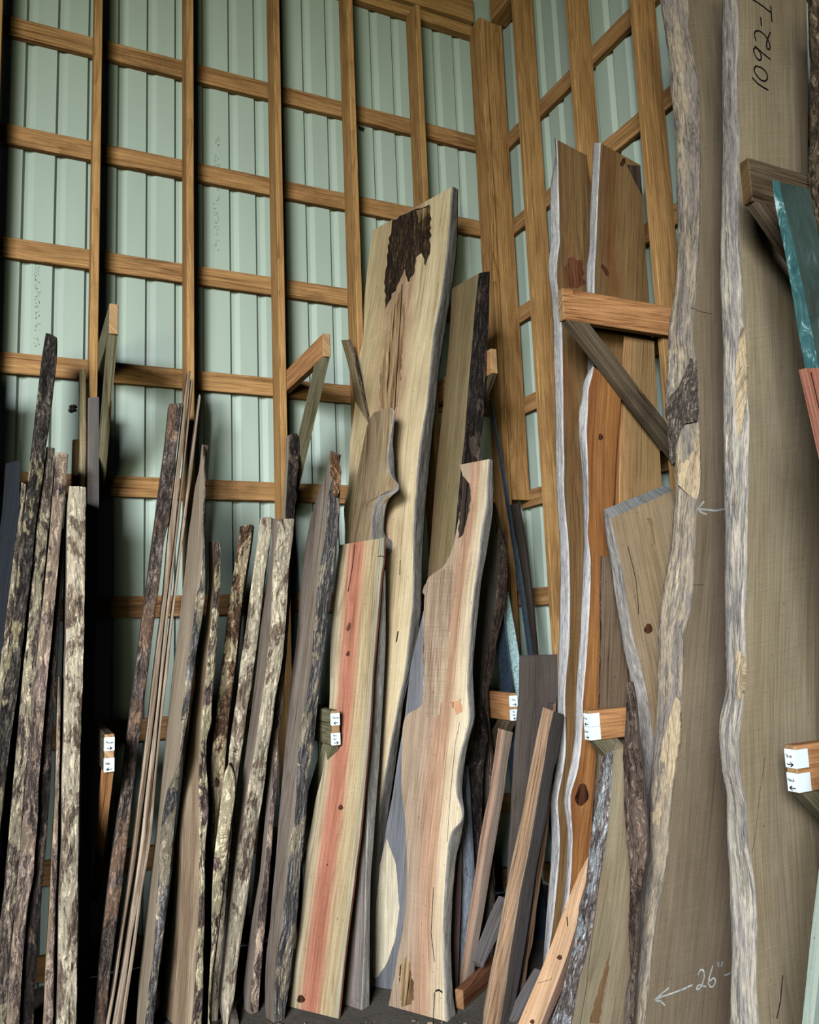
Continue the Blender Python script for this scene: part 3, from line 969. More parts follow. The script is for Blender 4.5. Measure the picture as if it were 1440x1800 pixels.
K_BROWN = bark('brown_bark', (52, 38, 32), (104, 82, 70), (168, 142, 122), pale=(140, 116, 98), pale_amt=0.4)
K_BLACK = bark('black_brown_bark', (24, 20, 20), (54, 44, 40), (98, 84, 74), pale=(120, 100, 82), pale_amt=0.2)
K_SLATE = bark('slate_bark', (64, 62, 62), (116, 112, 110), (172, 166, 158), pale=(190, 174, 142), pale_amt=0.36, sx=44, sy=6)
K_FOREST = bark('far_bark', (58, 46, 34), (104, 86, 62), (150, 130, 98), sx=22, sy=10)
K_FOREST2 = bark('loose_grey_bark', (72, 64, 56), (124, 112, 100), (170, 156, 138), sx=44, sy=20)
N_GREY = waney('grey_live_edge', [(84, 80, 82), (126, 120, 116), (160, 150, 142), (108, 104, 106)])
N_SLATE = waney('slate_live_edge', [(96, 90, 86), (132, 124, 118), (156, 148, 138), (112, 106, 102)], sx=40)
N_SILVER = waney('silver_live_edge', [(140, 136, 140), (178, 172, 172), (196, 190, 186), (126, 120, 126)])
N_BIG = waney('streaked_live_edge', [(112, 108, 110), (160, 150, 140), (132, 124, 122), (184, 172, 154), (116, 112, 114), (206, 188, 158)], sx=13, sy=1.3, bump=0.9)
N_BIG2 = waney('tan_grey_live_edge', [(96, 88, 84), (142, 128, 114), (124, 114, 108), (168, 150, 126), (112, 104, 100), (198, 178, 148)], sx=14, sy=2.0, bump=1.3)

GL_ = 'bark-edged boards standing in the left half of the rack'
GM_ = 'boards standing in the middle of the rack'
GR_ = 'boards standing in the right half of the rack'
BW = 'board'

# ---------------- far left bay
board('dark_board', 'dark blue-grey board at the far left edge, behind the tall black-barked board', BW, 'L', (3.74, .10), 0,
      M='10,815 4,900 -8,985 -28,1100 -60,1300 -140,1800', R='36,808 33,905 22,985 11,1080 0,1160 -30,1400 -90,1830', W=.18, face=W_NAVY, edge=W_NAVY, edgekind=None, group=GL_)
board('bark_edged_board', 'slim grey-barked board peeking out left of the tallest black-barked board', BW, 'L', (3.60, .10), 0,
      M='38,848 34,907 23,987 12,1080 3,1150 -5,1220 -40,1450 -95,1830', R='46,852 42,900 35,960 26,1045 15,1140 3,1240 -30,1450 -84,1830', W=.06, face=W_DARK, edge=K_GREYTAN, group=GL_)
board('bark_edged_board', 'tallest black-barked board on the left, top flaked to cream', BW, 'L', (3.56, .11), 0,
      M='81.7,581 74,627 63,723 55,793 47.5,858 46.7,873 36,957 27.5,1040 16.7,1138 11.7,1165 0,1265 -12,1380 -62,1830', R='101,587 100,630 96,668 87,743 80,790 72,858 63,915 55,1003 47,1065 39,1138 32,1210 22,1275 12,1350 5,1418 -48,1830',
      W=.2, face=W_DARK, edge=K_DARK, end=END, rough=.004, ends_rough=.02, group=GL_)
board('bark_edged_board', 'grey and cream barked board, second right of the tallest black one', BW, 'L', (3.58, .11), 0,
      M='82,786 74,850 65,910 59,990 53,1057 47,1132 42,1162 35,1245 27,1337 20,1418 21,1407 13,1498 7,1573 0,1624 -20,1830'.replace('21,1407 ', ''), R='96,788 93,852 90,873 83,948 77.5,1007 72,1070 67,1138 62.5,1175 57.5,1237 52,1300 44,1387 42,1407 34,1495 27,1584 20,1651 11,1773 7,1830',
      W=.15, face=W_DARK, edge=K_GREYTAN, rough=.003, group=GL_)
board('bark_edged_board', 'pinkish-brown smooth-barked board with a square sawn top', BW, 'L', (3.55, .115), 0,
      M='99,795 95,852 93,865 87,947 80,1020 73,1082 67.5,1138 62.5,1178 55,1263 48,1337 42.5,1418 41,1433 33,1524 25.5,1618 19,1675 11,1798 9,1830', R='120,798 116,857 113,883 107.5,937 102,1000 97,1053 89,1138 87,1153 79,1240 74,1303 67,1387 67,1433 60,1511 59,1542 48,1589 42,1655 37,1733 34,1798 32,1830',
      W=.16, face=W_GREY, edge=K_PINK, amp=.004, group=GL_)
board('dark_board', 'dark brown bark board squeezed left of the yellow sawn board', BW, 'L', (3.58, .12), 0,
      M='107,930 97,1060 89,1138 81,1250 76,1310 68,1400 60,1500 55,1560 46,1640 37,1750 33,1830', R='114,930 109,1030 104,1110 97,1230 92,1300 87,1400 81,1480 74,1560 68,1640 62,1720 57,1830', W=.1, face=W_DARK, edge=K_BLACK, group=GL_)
board('sawn_board', 'yellow sawn board with a strip of pink bark, left of the cream-barked board', BW, 'L', (3.55, .12), 0,
      L='99,1190 96,1210 92,1270 88,1350 84,1411 79,1493 71,1600 65.5,1678 59,1798 57,1830', M='103,1190 101,1240 99,1350 97,1422 92,1507 87,1622 81,1711 78,1798 76,1830', R='106,1190 106,1300 104,1400 101,1507 97,1622 95,1711 93,1798 92,1830',
      face=W_YEL, edge=K_PINK, mode='edge', W=.12, group=GL_, patches=[])
board('bark_edged_board', 'wide cream peeling-bark board with a pale grey sawn side', BW, 'L', (3.50, .115), 0,
      M='122,860 119,885 118,930 118,1000 117,1060 116.5,1138 115,1153 113,1237 112,1303 109,1370 109,1422 109,1489 104,1578 103,1644 102,1733 100,1798 99,1830', R='150,862 151,880 150,930 149.5,1000 148,1060 147,1138 145,1203 142.5,1270 140,1353 139,1418 138,1444 137,1555 136,1667 134,1798 133,1830',
      W=.26, face=W_GREY, edge=K_CREAM, amp=.009, rough=.006, ends_rough=.02, group=GL_)
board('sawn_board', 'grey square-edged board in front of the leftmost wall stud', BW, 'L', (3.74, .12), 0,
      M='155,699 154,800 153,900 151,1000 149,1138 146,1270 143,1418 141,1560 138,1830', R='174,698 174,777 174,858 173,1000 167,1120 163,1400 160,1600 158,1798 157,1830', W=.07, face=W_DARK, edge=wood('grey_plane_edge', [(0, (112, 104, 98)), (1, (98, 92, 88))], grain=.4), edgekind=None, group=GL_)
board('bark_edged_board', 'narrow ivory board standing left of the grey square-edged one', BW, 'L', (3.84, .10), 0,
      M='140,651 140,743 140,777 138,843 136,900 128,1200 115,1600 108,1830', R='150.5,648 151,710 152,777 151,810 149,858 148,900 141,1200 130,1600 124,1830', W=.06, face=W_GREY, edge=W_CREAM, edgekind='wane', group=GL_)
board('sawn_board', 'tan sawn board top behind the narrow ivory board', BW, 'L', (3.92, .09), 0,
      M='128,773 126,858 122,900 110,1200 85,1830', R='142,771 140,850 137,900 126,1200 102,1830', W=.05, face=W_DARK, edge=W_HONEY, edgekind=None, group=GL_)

board('dark_board', 'tall dark board just beyond the left border of the picture', BW, 'L', (3.62, .10), 0,  # this and the next two: unseen boards, added for their shadow on the wall
      M='-70,640 -110,1000 -190,1830', R='-30,640 -62,1000 -140,1830', W=.1, face=W_DARK, edge=K_DARK, edgekind=None, group=GL_, n=30)
board('dark_board', 'wide dark board farther beyond the left border of the picture', BW, 'L', (3.60, .10), 0,
      M='-160,690 -210,1000 -300,1830', R='-90,690 -132,1000 -214,1830', W=.25, face=W_DARK, edge=K_DARK, edgekind=None, group=GL_, n=30)
board('dark_board', 'broad dark board farthest beyond the left border of the picture', BW, 'L', (3.58, .10), 0,
      M='-300,720 -350,1000 -440,1830', R='-200,720 -240,1000 -330,1830', W=.25, face=W_DARK, edge=K_DARK, edgekind=None, group=GL_, n=30)

# ---------------- second bay
board('bark_edged_board', 'long slate and rust barked board leaning right of the dark gap', BW, 'L', (3.66, .115), -4,
      M='298,710 291,783 283,837 273,918 265,975 257,1042 248,1103 237,1190 228,1260 220,1330 212,1397 202.5,1470 193,1533 184,1611 175.5,1678 165.5,1798 163,1830', R='320,709 315,750 307,820 302,862 297.5,918 288,950 282,1013 273,1077 265,1142 258,1195 252,1238 244,1300 237,1367 228,1435 224,1478 209,1596 201,1656 191,1733 185.5,1798 183,1830',
      W=.09, face=W_DARK, edge=K_RUSTDK, rough=.003, group=GL_)
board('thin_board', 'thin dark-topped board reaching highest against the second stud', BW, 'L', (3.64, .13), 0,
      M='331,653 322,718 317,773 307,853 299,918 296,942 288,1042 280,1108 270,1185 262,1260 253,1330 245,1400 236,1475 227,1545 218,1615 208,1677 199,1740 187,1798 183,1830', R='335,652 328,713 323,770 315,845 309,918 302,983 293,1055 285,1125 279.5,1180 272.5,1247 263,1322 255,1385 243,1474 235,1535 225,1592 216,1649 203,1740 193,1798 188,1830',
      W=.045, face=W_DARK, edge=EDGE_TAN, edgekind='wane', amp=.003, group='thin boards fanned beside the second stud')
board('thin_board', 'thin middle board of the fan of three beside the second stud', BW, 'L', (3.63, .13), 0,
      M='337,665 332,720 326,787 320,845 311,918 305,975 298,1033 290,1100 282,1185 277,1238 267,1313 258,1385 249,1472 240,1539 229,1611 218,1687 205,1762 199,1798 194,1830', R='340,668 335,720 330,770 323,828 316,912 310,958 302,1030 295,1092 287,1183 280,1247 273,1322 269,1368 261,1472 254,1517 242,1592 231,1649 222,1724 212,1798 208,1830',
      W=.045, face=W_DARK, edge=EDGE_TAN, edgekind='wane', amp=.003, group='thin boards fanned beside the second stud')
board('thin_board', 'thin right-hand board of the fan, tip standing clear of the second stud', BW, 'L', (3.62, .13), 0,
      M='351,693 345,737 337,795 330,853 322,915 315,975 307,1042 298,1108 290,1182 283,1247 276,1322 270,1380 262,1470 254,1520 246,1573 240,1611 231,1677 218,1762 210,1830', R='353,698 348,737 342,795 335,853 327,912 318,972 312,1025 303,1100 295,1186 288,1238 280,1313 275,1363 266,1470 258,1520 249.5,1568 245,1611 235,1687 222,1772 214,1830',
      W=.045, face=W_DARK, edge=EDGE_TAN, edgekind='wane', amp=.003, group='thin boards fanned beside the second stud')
board('live_edge_board', 'pointed tan board with a smooth sawn face and grey lower bark', BW, 'L', (3.55, .125), 5,
      L='355,781 350,828 343,853 335,918 333,925 325,1008 315,1092 308,1150 303,1188 295,1263 288,1330 282,1397 273,1475 263,1554 254,1639 244,1724 240,1798 238,1830', M='357,782 359,828 359,870 357,918 357,983 353,1013 345,1050 340,1100 333,1142 328,1180 325,1222 319,1263 317,1322 307,1360 295,1388 287,1430 282,1473 280,1526 279,1551 274,1611 271,1677 261,1743 255.5,1798 253,1830',
      R='358,783 361,828 361,870 359,918 360,975 361,1003 361,1042 355,1092 347,1133 340,1185 332,1247 322,1313 316,1355 312,1397 307,1447 304,1473 297,1551 289,1630 280,1696 273.5,1762 269,1798 267,1830', face=W_TAN, edge=K_SLATE, amp=.005, rough=.003, group=GL_)
board('live_edge_board', 'broad spalted board with ragged pale bark, right of the pointed tan board', BW, 'L', (3.48, .13), 12,
      L='367,953 367,1033 360,1100 347,1188 337,1238 328,1313 320,1372 313,1430 308,1473 301,1545 289.5,1630 282,1705 279,1798 278,1830', M='378,952 377,1033 372,1100 367,1140 362,1198 358,1240 353,1290 352,1340 350,1385 352,1430 351,1478 352,1540 350,1611 346,1677 343,1743 338,1798 336,1830',
      R='387.5,950 388,1017 385,1067 382,1125 376,1195 372,1247 371,1278 364,1290 362,1338 365,1380 367,1422 365,1453 361,1478 360,1535 360,1611 357.5,1677 357.5,1743 354,1798 353,1830', face=W_BROWNROT, edge=K_MIX, amp=.006, rough=.005, group=GL_)
board('bark_edged_board', 'rusty mottled-bark board with a square top, left of two cream ones', BW, 'L', (3.62, .13), -20,
      M='422,925 420,943 413,993 407,1030 403,1055 396,1120 388,1190 380,1257 372.5,1325 368,1370 372,1392 372,1453 367,1520 361,1560 357,1640 350,1830', R='444,922 440,960 433,1002 427,1045 420,1107 415,1157 407,1223 401,1273 396.5,1330 392,1378 385,1420 380,1470 375,1512 370,1562 366,1640 360,1830',
      W=.09, face=W_DARK, edge=K_RUST, rough=.003, group=GL_)
board('bark_edged_board', 'short round-topped bark board, knee high to its neighbours', BW, 'L', (3.47, .09), -20,
      M='402,1344 396,1355 392,1378 387,1420 382,1462 377,1503 373,1562 372,1620 372,1660 367,1743 365,1830', R='404,1344 409,1352 413,1373 413,1400 407,1440 403,1470 398,1512 393,1556 385,1618 378,1677 372,1727 368,1793 368,1830', W=.06, face=W_DARK, edge=K_MIX, rough=.003, group=GL_)
board('bark_edged_board', 'cream and brown bark board with a reddish square top', BW, 'L', (3.60, .13), -20,
      M='458,910 453,952 447,993 438,1058 432,1110 423,1165 417,1223 410,1265 403,1320 398,1380 390,1450 378,1600 362,1830', R='477.5,909 477,935 472,968 465,1010 461,1055 455,1107 448,1157 442,1207 435,1240 430,1282 423,1330 418,1363 410,1430 398,1580 380,1830',
      W=.06, face=W_DARK, edge=K_CREAM, rough=.004, group=GL_)
board('live_edge_board', 'wide cream-barked board with a long grey sawn side, foot chewed to a point', BW, 'L', (3.50, .135), 6,
      L='479,911 477,960 472,1010 466,1050 458,1107 453,1157 447,1207 440,1265 431,1330 423,1395 415,1462 407,1528 399,1570 393,1614 387,1660 382,1727 382.5,1757 388,1782 391,1797', M='488,913 487,952 482,977 480,1010 478,1053 478,1090 473,1140 467,1182 460,1240 453,1290 445,1337 435,1395 427,1445 422,1478 415,1520 410,1562 405,1600 403,1635 400,1660 395,1710 390,1752 391,1768 394,1797',
      R='517,912 515,943 508,993 505,1052 502,1098 497,1157 488,1207 483,1232 479,1273 470,1325 467,1362 460,1412 452,1453 447,1487 442,1520 436,1570 432,1602 425,1643 417,1702 412,1752 407,1775 402,1797', face=W_GREY, edge=K_CREAM, amp=.008, rough=.005, group=GL_)
board('live_edge_board', 'slim weathered board between the wide cream-barked board and the slate-edged one', BW, 'L', (3.58, .13), 10,
      L='505,980 498,1123 488,1210 483,1240 479,1285 473,1328 467,1428 457,1537 443,1618 433,1693 428,1735 430,1790', M='508,980 502,1060 496,1150 490,1230 484,1290 479,1370 473,1450 466,1537 457,1590 450,1660 442,1745 440,1790', R='513,980 508,1058 502,1123 499,1190 497,1240 490,1300 487,1378 482,1428 475,1528 470,1587 463,1660 456,1745 453,1790',
      face=W_GREY, edge=K_PINK, amp=.004, rough=.003, group=GL_)
board('bark_edged_board', 'thin dark bark board standing against the third stud below its arm', BW, 'L', (3.75, .085), 0,
      M='509,764 508,810 506,843 503,893 500,1000 490,1150 465,1400 430,1830', R='522,762 528,772 527,810 522,843 518,893 514,1000 504,1150 480,1400 446,1830', W=.06, face=W_TAN, edge=K_BLACK, rough=.003, group=GL_)
board('live_edge_board', 'weathered board with blue-grey edge and orange rotten tip, left of the cedar', BW, 'L', (3.46, .135), 12,
      L='580,798 572,840 562,860 553,887 547,910 537,960 532,1002 528,1042 520,1140 513,1182 507,1240 500,1325 495,1387 490,1437 485,1512 479,1570 475,1627 468,1677 466,1727 466,1772 468,1790', M='584,798 586,840 578,868 575,910 572,952 565,985 560,1018 558,1050 552,1107 550,1157 543,1207 537,1235 533,1248 528,1290 524,1335 522,1400 518,1450 508,1487 507,1537 500,1586 497,1635 490,1668 485,1702 483,1777 482,1790',
      R='595,802 600,832 598,860 597,902 595,943 592,968 587,1018 582,1050 575,1098 572,1132 563,1198 557,1248 552,1307 548,1330 543,1370 538,1428 534,1478 528,1528 525,1578 520,1635 513,1693 507,1743 502,1772 500,1790', face=W_GREY, edge=K_SLATE, amp=.006, rough=.003, ends_rough=.03, group=GL_)

# ---------------- middle
board('sawn_board', 'pink-hearted cedar board with yellow borders and clean sawn face', BW, 'L', (3.36, .14), 34,
      L='597,958 592,1000 587,1040 583,1090 580,1150 580,1220 577,1290 567,1360 556,1400 547,1453 540,1487 533,1545 530,1602 520,1660 512,1718 507,1767 505,1775', M='676,945 674,990 670,1010 666,1060 660,1130 655,1190 652,1250 646,1327 640,1396 632.5,1473 625,1526 623,1549 614,1617 607,1675 601,1733 594,1800 593,1805',
      R='679,946 677,990 673,1012 669,1062 663,1132 658,1192 655,1252 649,1329 643,1398 635.5,1475 628,1528 626,1551 617,1619 610,1677 604,1735 597,1802 596,1807', face=W_CEDAR, edge=W_RED, edgekind=None, end=W_CREAM, group=GM_,
      patches=[('crack', '624,958 621,985 616,1020 612,1040', .0045), ('crack', '664,978 670,977 675,979', .004), ('e', (613, 1102, 3, 8, .3), KNOT), ('e', (612, 1149, 3, 5, .3), KNOT), ('e', (599, 1419, 4, 5, .2), KNOT), ('e', (575, 1520, 1.6, 2, 0), KNOT), ('e', (529, 1756, 7, 7, 0), KNOT)])
board('sawn_board', 'silvered grey board standing just right of the cedar board', BW, 'L', (3.38, .14), 26,
      L='650,1000 640,1150 630,1300 624,1450 615,1600 605,1700 600,1800', M='673,1000 668,1043 660,1150 653,1260 648,1337 647,1396 646,1473 645,1500 643,1578 641,1655 638,1733 635,1800', R='678,1003 679,1127 677,1177 673,1250 667.5,1347 662,1415 657,1483 652,1540 650.5,1617 650,1753 650,1803',
      face=W_SILVER, edge=N_SLATE, edgekind='wane', amp=.002, group=GM_)
ROT = bark('rotten_heart', (30, 22, 16), (74, 54, 36), (132, 104, 70), sx=60, sy=9, bump=1.2)
SPAR = wood('ragged_heart_strip', [(0, (176, 146, 100)), (1, (150, 118, 78))], grain=1.3, stain=(84, 62, 42), stain_amt=.6)
board('live_edge_board', 'tallest pale slab with a grey live edge and a rotten dark top', BW, 'L', (3.50, .10), 42,
      L='655,405 645,480 637,560 630,640 625,705 622,730 616,763 615,797 614,830 612,863 604,888 604,905 607,922 606,955 610,1050 618,1200 622,1300 626,1400 634,1500 639,1600 641,1790', M='796,328 790,400 785,450 777,517 763,583 755,667 754,688 747,738 739,783 735,822 732,863 729,905 727.5,970 727,1027 726,1068 720,1110 716,1152 711,1193 703,1227 698,1255 689,1298 679,1357 667.5,1425 660,1489 655,1540 652,1600 648,1700 646,1790',
      R='806,334 803,450 800,470 790,533 780,600 770,667 769,688 763,738 757.5,797 752,855 747,913 743,970 742,1043 741,1077 735,1118 732,1152 732,1168 722,1185 715,1210 708,1243 702.5,1298 695,1347 687,1405 679,1464 673,1493 667.5,1532 661,1578 654,1655 652,1720 651,1790',
      face=W_PALE, edge=N_SLATE, edgekind='wane', amp=.006, rough=.003, end=W_CREAM, group=GM_,
      patches=[('poly', '690,387 720,372 756,360 757,395 757,440 748,470 742,445 733,450 728,480 716,500 712,470 700,500 690,520 678,545 676,500 682,440', ROT, 2.0),
               ('poly', '672,620 690,545 706,505 712,560 706,640 698,715 684,725 668,715 666,690', SPAR, 2.0), ('crack', '707,500 704,560 699,640 694,720', .006), ('crack', '704,985 703,1010', .004),
               ('crack', '700,1110 697,1128', .006), ('poly', '733,372 757,362 758,400 748,425 738,412', SPAR, 1.5)])
board('live_edge_board', 'short brown hook-shaped offcut standing in front of the tallest pale slab', BW, 'L', (3.50, .10), 24,
      L='657.5,725 648,737 643,758 635,797 627,838 621,880 619,930 619,955 612,1100 590,1400 555,1785', M='684,717 695,718 691,735 687.5,760 683,783 681,807 681,827 687,840 697,847 706,855 697,861 680,862 670,867 662,877 657,890 653,913 654,943 648,1000 640,1100 620,1400 585,1800',
      R='685,716 696,717 693,747 691,767 691,787 694,810 694,843 700,850 708,857 703,864 687,870 680,885 676,913 675,945 694,951 697,962 688,972 672,985 660,1100 632,1400 596,1803', face=W_WALNUT, edge=N_SLATE, edgekind='wane', amp=.004, group=GM_)
board('bark_edged_board', 'slim grey-brown board tip leaning left behind the tallest pale slab', BW, 'L', (4.08, .012), 15,
      L='600,598 608,626 614,650 620,680 624,710 640,800 690,1150 740,1750', M='612,597 620,618 628,650 636,690 645,730 662,800 710,1150 762,1750', R='616,597 624,618 632,650 640,690 650,730 667,800 716,1150 768,1750', face=W_OLIVE, edge=K_BROWN, amp=.003, group=GM_)
board('live_edge_board', 'tall olive board with dark brown bark, right of the tallest pale slab', BW, 'L', (3.56, .0), 8,
      L='795,507 790,600 775,750 765,850 757,960 752,1010 745,1150 700,1600 680,1790', M='843,480 837,533 830,617 823,700 817,783 813,810 806,880 800,950 795,1020 780,1150 750,1500 730,1790', R='861,477 860,550 853,667 850,733 845,803 838,900 830,1000 815,1150 785,1500 760,1790',
      face=W_OLIVE, edge=K_BLACK, amp=.004, end=END_D, group=GM_)
board('live_edge_board', 'blue-grey board with a cream sawn oval, between the two large pale slabs', BW, 'L', (3.45, .12), 40,
      L='722,1170 712,1260 700,1331 690,1400 680,1450 672,1500 664,1560 657,1640 652,1720 649,1775', M='745,1075 745,1150 745,1240 738,1300 728,1400 725,1500 722,1640 715,1740 708,1778', R='748,1075 749,1150 749,1240 742,1300 732,1400 729,1500 726,1640 719,1740 712,1781', face=W_GREYBLUE, edge=N_SLATE, edgekind='wane', amp=.002, group=GM_,
      patches=[('poly', '680,1473 689,1499 697,1522 699,1558 702,1597 698,1626 694,1655 680,1694 665,1716 658,1722 655,1700 656,1660 657,1620 663,1572 669,1515 675,1488', W_SPALT, .5)])
RAW = wood('raw_sawn_patch', [(0, (168, 142, 116)), (1, (162, 136, 110))], grain=.7, stain=(196, 172, 140), stain_amt=.4, sawn=.6)
DKF = wood('dark_wane_strip', [(0, (66, 54, 44)), (1, (84, 70, 58))], grain=1.2)
board('live_edge_board', 'large orange-hearted slab with a knob on its pale live edge', BW, 'L', (3.11, .10), 30,
      L='808,817 816,843 812,880 803,930 796,965 783,993 768,1005 752,1013 747,1030 745,1080 746,1150 746,1235 735,1247 712,1255 707,1285 706,1337 706,1396 712,1434 715,1493 716.5,1539 713.6,1597 708,1640 700,1675 694,1714 686,1753 682,1776', M='860,807 857,850 857,883 847,933 842,983 835,1033 828,1100 823,1180 822,1213 826,1247 825,1272 817,1300 810,1322 803,1372 802.5,1395 810,1413 815,1427 813,1447 795,1458 791,1476 787.5,1500 783.6,1558 779.7,1636 781.7,1714 783.6,1753 786,1795 787,1802',
      R='866,809 867,850 867,900 857,967 847,1017 840,1083 833,1150 831,1180 834,1230 835,1268 828,1288 822,1310 816,1347 813,1380 812,1395 816,1418 817,1432 815,1450 811,1478 803,1500 796,1578 793,1655 795,1714 797,1753 805,1797 807,1803', face=W_FLAME, edge=N_SLATE, edgekind='wane', amp=.004, end=W_CREAM, group=GM_,
      patches=[('poly', '747,1020 765,1010 785,998 792,985 800,1010 793,1080 788,1150 780,1230 768,1260 748,1262 746,1150', RAW, 3.0),
               ('poly', '812,835 826,850 828,880 822,910 813,940 806,946 808,900 813,870', DKF, 1.0),
               ('poly', '702,1700 716,1680 722,1700 728,1740 724,1765 705,1770', SPAR, 2.5), ('poly', '795,1235 812,1228 813,1250 800,1255', wood('orange_figure', [(0, (206, 150, 106)), (1, (196, 140, 98))], grain=.8), 2.0),
               ('crack', '762,1560 758,1640 764,1690', .003), ('crack', '766,1742 772,1740 777,1744', .006), ('crack', '764,1745 762,1795', .004), ('crack', '808,1270 800,1310 792,1400 786,1480', .002)])

# ---------------- corner
board('live_edge_board', 'grey-brown slab with a blackened top and tan bark edge, right of the knobbed slab', BW, 'L', (3.46, .12), 28,
      L='845,883 838,960 830,1100 832,1200 838,1300 842,1400 846,1500 850,1580 855,1640 856,1700', M='868,893 873,930 878,963 878,1013 873,1055 869,1085 860,1130 853,1178 849,1213 852,1263 854,1297 858,1327 862,1390 861,1478 864,1560 866,1640 866,1700', R='870,883 880,922 891,952 892.5,997 891,1030 887,1072 882,1093 873,1130 867,1178 858,1213 860,1263 863,1297 868,1327 868,1400 868,1478 870,1560 871,1640 871,1700',
      face=wood('shaded_olive_face', [(0, (56, 52, 46)), (1, (86, 80, 70))], grain=.6, stain=(26, 24, 24), stain_amt=.6), edge=K_BROWN, amp=.005, group=GM_)  # blackened top is shade, painted as dark tones and stain in the face
board('bark_edged_board', 'dark brown rough-barked slab below the tagged corner arm', BW, 'L', (3.38, .12), 5,
      M='838,1228 830,1288 820,1330 825,1355 828,1397 832,1447 833,1478 834,1560 836,1720', R='844,1228 853,1263 858,1297 855,1322 850,1347 848,1397 848,1447 845,1478 843,1560 841,1720', W=.08, face=W_DARK, edge=K_BLACK, rough=.003, group=GM_)
board('live_edge_board', 'smooth blue-grey slab edge right of the thin maroon strip', BW, 'L', (3.33, .13), 5,
      M='820,1345 816,1365 813,1413 812,1470 811,1573 808,1649 807,1712', R='823,1345 827.5,1388 830,1430 832,1468 834,1507 836.7,1554 837,1630 836.7,1687 835,1712', W=.08, face=W_GREYBLUE, edge=waney('bluegrey_live_edge', [(70, 76, 88), (98, 104, 114), (120, 124, 130), (80, 84, 94)]), edgekind='wane', amp=.003, bulge=.006, group=GM_)
board('bark_edged_board', 'thin maroon-brown board strip beside the knobbed slab foot', BW, 'L', (3.27, .13), 5,
      M='806,1400 804.6,1460 799,1554 795,1630 794,1706 794,1750', R='813,1400 812,1460 811,1573 808,1649 805.5,1719 804,1750', W=.05, face=W_DARK, edge=wood('maroon_edge', [(0, (70, 50, 46)), (1, (86, 64, 58))], grain=.9), edgekind=None, group=GM_)
board('sawn_board', 'narrow rose-brown grooved strip tapering to the floor below the corner arm', BW, 'L', (3.30, .09), 25,
      L='876,1280 875,1288 868,1338 860,1397 852,1430 844,1472 835,1540 825,1600 813,1680 806,1735', M='889,1284 880,1338 873,1388 866,1438 859,1475 850,1526 842,1583 834,1630 822,1700 815,1745', R='902,1287 893,1338 887,1388 878,1438 872.5,1472 863,1526 854,1583 846,1630 835,1690 826,1748', face=W_ROSE, edge=wood('pink_grey_edge', [(0, (186, 164, 146)), (1, (170, 146, 126))], grain=.6), edgekind=None, group=GM_)
board('sawn_board', 'dark brown square-topped board hiding half of the tagged corner arm', BW, 'R', (1.98, .16), -6,
      R='913,1152 912,1222 906,1280 903,1313 901,1363 899,1397 897,1447 894,1478 891,1560 884,1700', M='914,1156 914,1222 908,1280 905,1313 903,1363 901,1397 899,1447 896,1478 893,1560 886,1700', L='980,1150 980,1213 978,1247 972,1330 962,1400 950,1500 935,1600 920,1700', face=wood('umber_face', [(0, (98, 86, 78)), (.5, (84, 74, 68)), (1, (92, 80, 70))], grain=.45, stain=(62, 54, 52), stain_amt=.3), edge=W_ASH, edgekind=None, group=GM_)
board('sawn_board', 'stout camel-brown plank with a grey edge leaning in front of the square-topped board', BW, 'L', (2.96, .08), 30,
      L='955,1243 945,1288 935,1338 927,1380 918,1430 910,1468 901,1507 891.5,1554 880,1621 871,1668 863,1706 855.6,1743 850,1777 850,1790', M='973,1250 965,1288 957,1338 948,1388 940,1438 934,1472 925.5,1517 914,1573 905,1630 897,1677 889.6,1734 884,1772 879,1800', R='992,1256 987,1288 980,1330 973,1355 966,1397 961,1438 954,1470 944,1520 935,1583 925.5,1649 916,1706 906.6,1762 900,1800', face=W_CAMEL, edge=W_ASH, edgekind=None, end=EDGE_TAN, group=GM_)
board('thin_board', 'thin brown splintered strip tucked right of the stout camel-brown plank', BW, 'L', (3.12, .10), 10,
      M='974,1237 970,1330 963,1413 956,1469 946,1526 937,1602 929,1649 924,1687 914,1762', R='978,1236 975,1330 968,1410 963,1466 956,1517 944,1592 937,1658 929,1687 919,1765', W=.04, face=W_DARK, edge=wood('splinter_brown', [(0, (150, 116, 88)), (1, (128, 98, 76))], grain=1.2), edgekind='wane', amp=.003, rough=.002, group=GM_)
board('sawn_board', 'small grey stick leaning across behind the camel-brown plank', BW, 'L', (3.15, .55), 20, floor=False,
      M='886,1577 870,1610 855,1650 838,1692', R='896,1590 880,1640 862,1672 848,1702', W=.03, face=W_ASH, edge=W_ASH, edgekind=None, group=GM_, n=30)

# ---------------- right bay, far pair of brown slabs
board('live_edge_board', 'brown slab with a silver live edge, first right of the corner studs', BW, 'R', (2.08, .085), 0, t=.07,
      R='976,243 978,280 970,308 967,348 967,393 969,430 964,457 963.5,484 969,511 973,570 974,627 976,693 977,760 977.5,810 978,857 980,890 984,948 986,1007 985,1040 984,1090 983,1133 981,1178 980,1253 980,1300 978,1353 971,1387 967,1411 970,1456 969,1511 963,1578 959,1633 957,1667 952,1720', M='978,245 981,300 980,330 982,348 982,402 984,430 979,448 977,484 979,507 987,570 988,627 989,693 989,760 991,810 990,857 992,890 998,948 1000,1007 1001,1040 1000,1133 995,1178 992,1220 992.5,1270 994,1320 988,1362 982,1387 978,1411 983,1456 982,1511 975.5,1578 970,1633 963,1671 957,1722',
      L='1032,273 1045,400 1047,600 1040,900 1035,1100 1025,1300 1012,1500 998,1700', face=W_WALL, edge=N_SILVER, edgekind='wane', amp=.004, group=GR_, patches=[('poly', '990,470 1004,450 1022,460 1030,500 1008,508 992,506', wood('red_stain', [(0, (112, 62, 36)), (1, (128, 76, 44))], grain=.9), 2.5)])
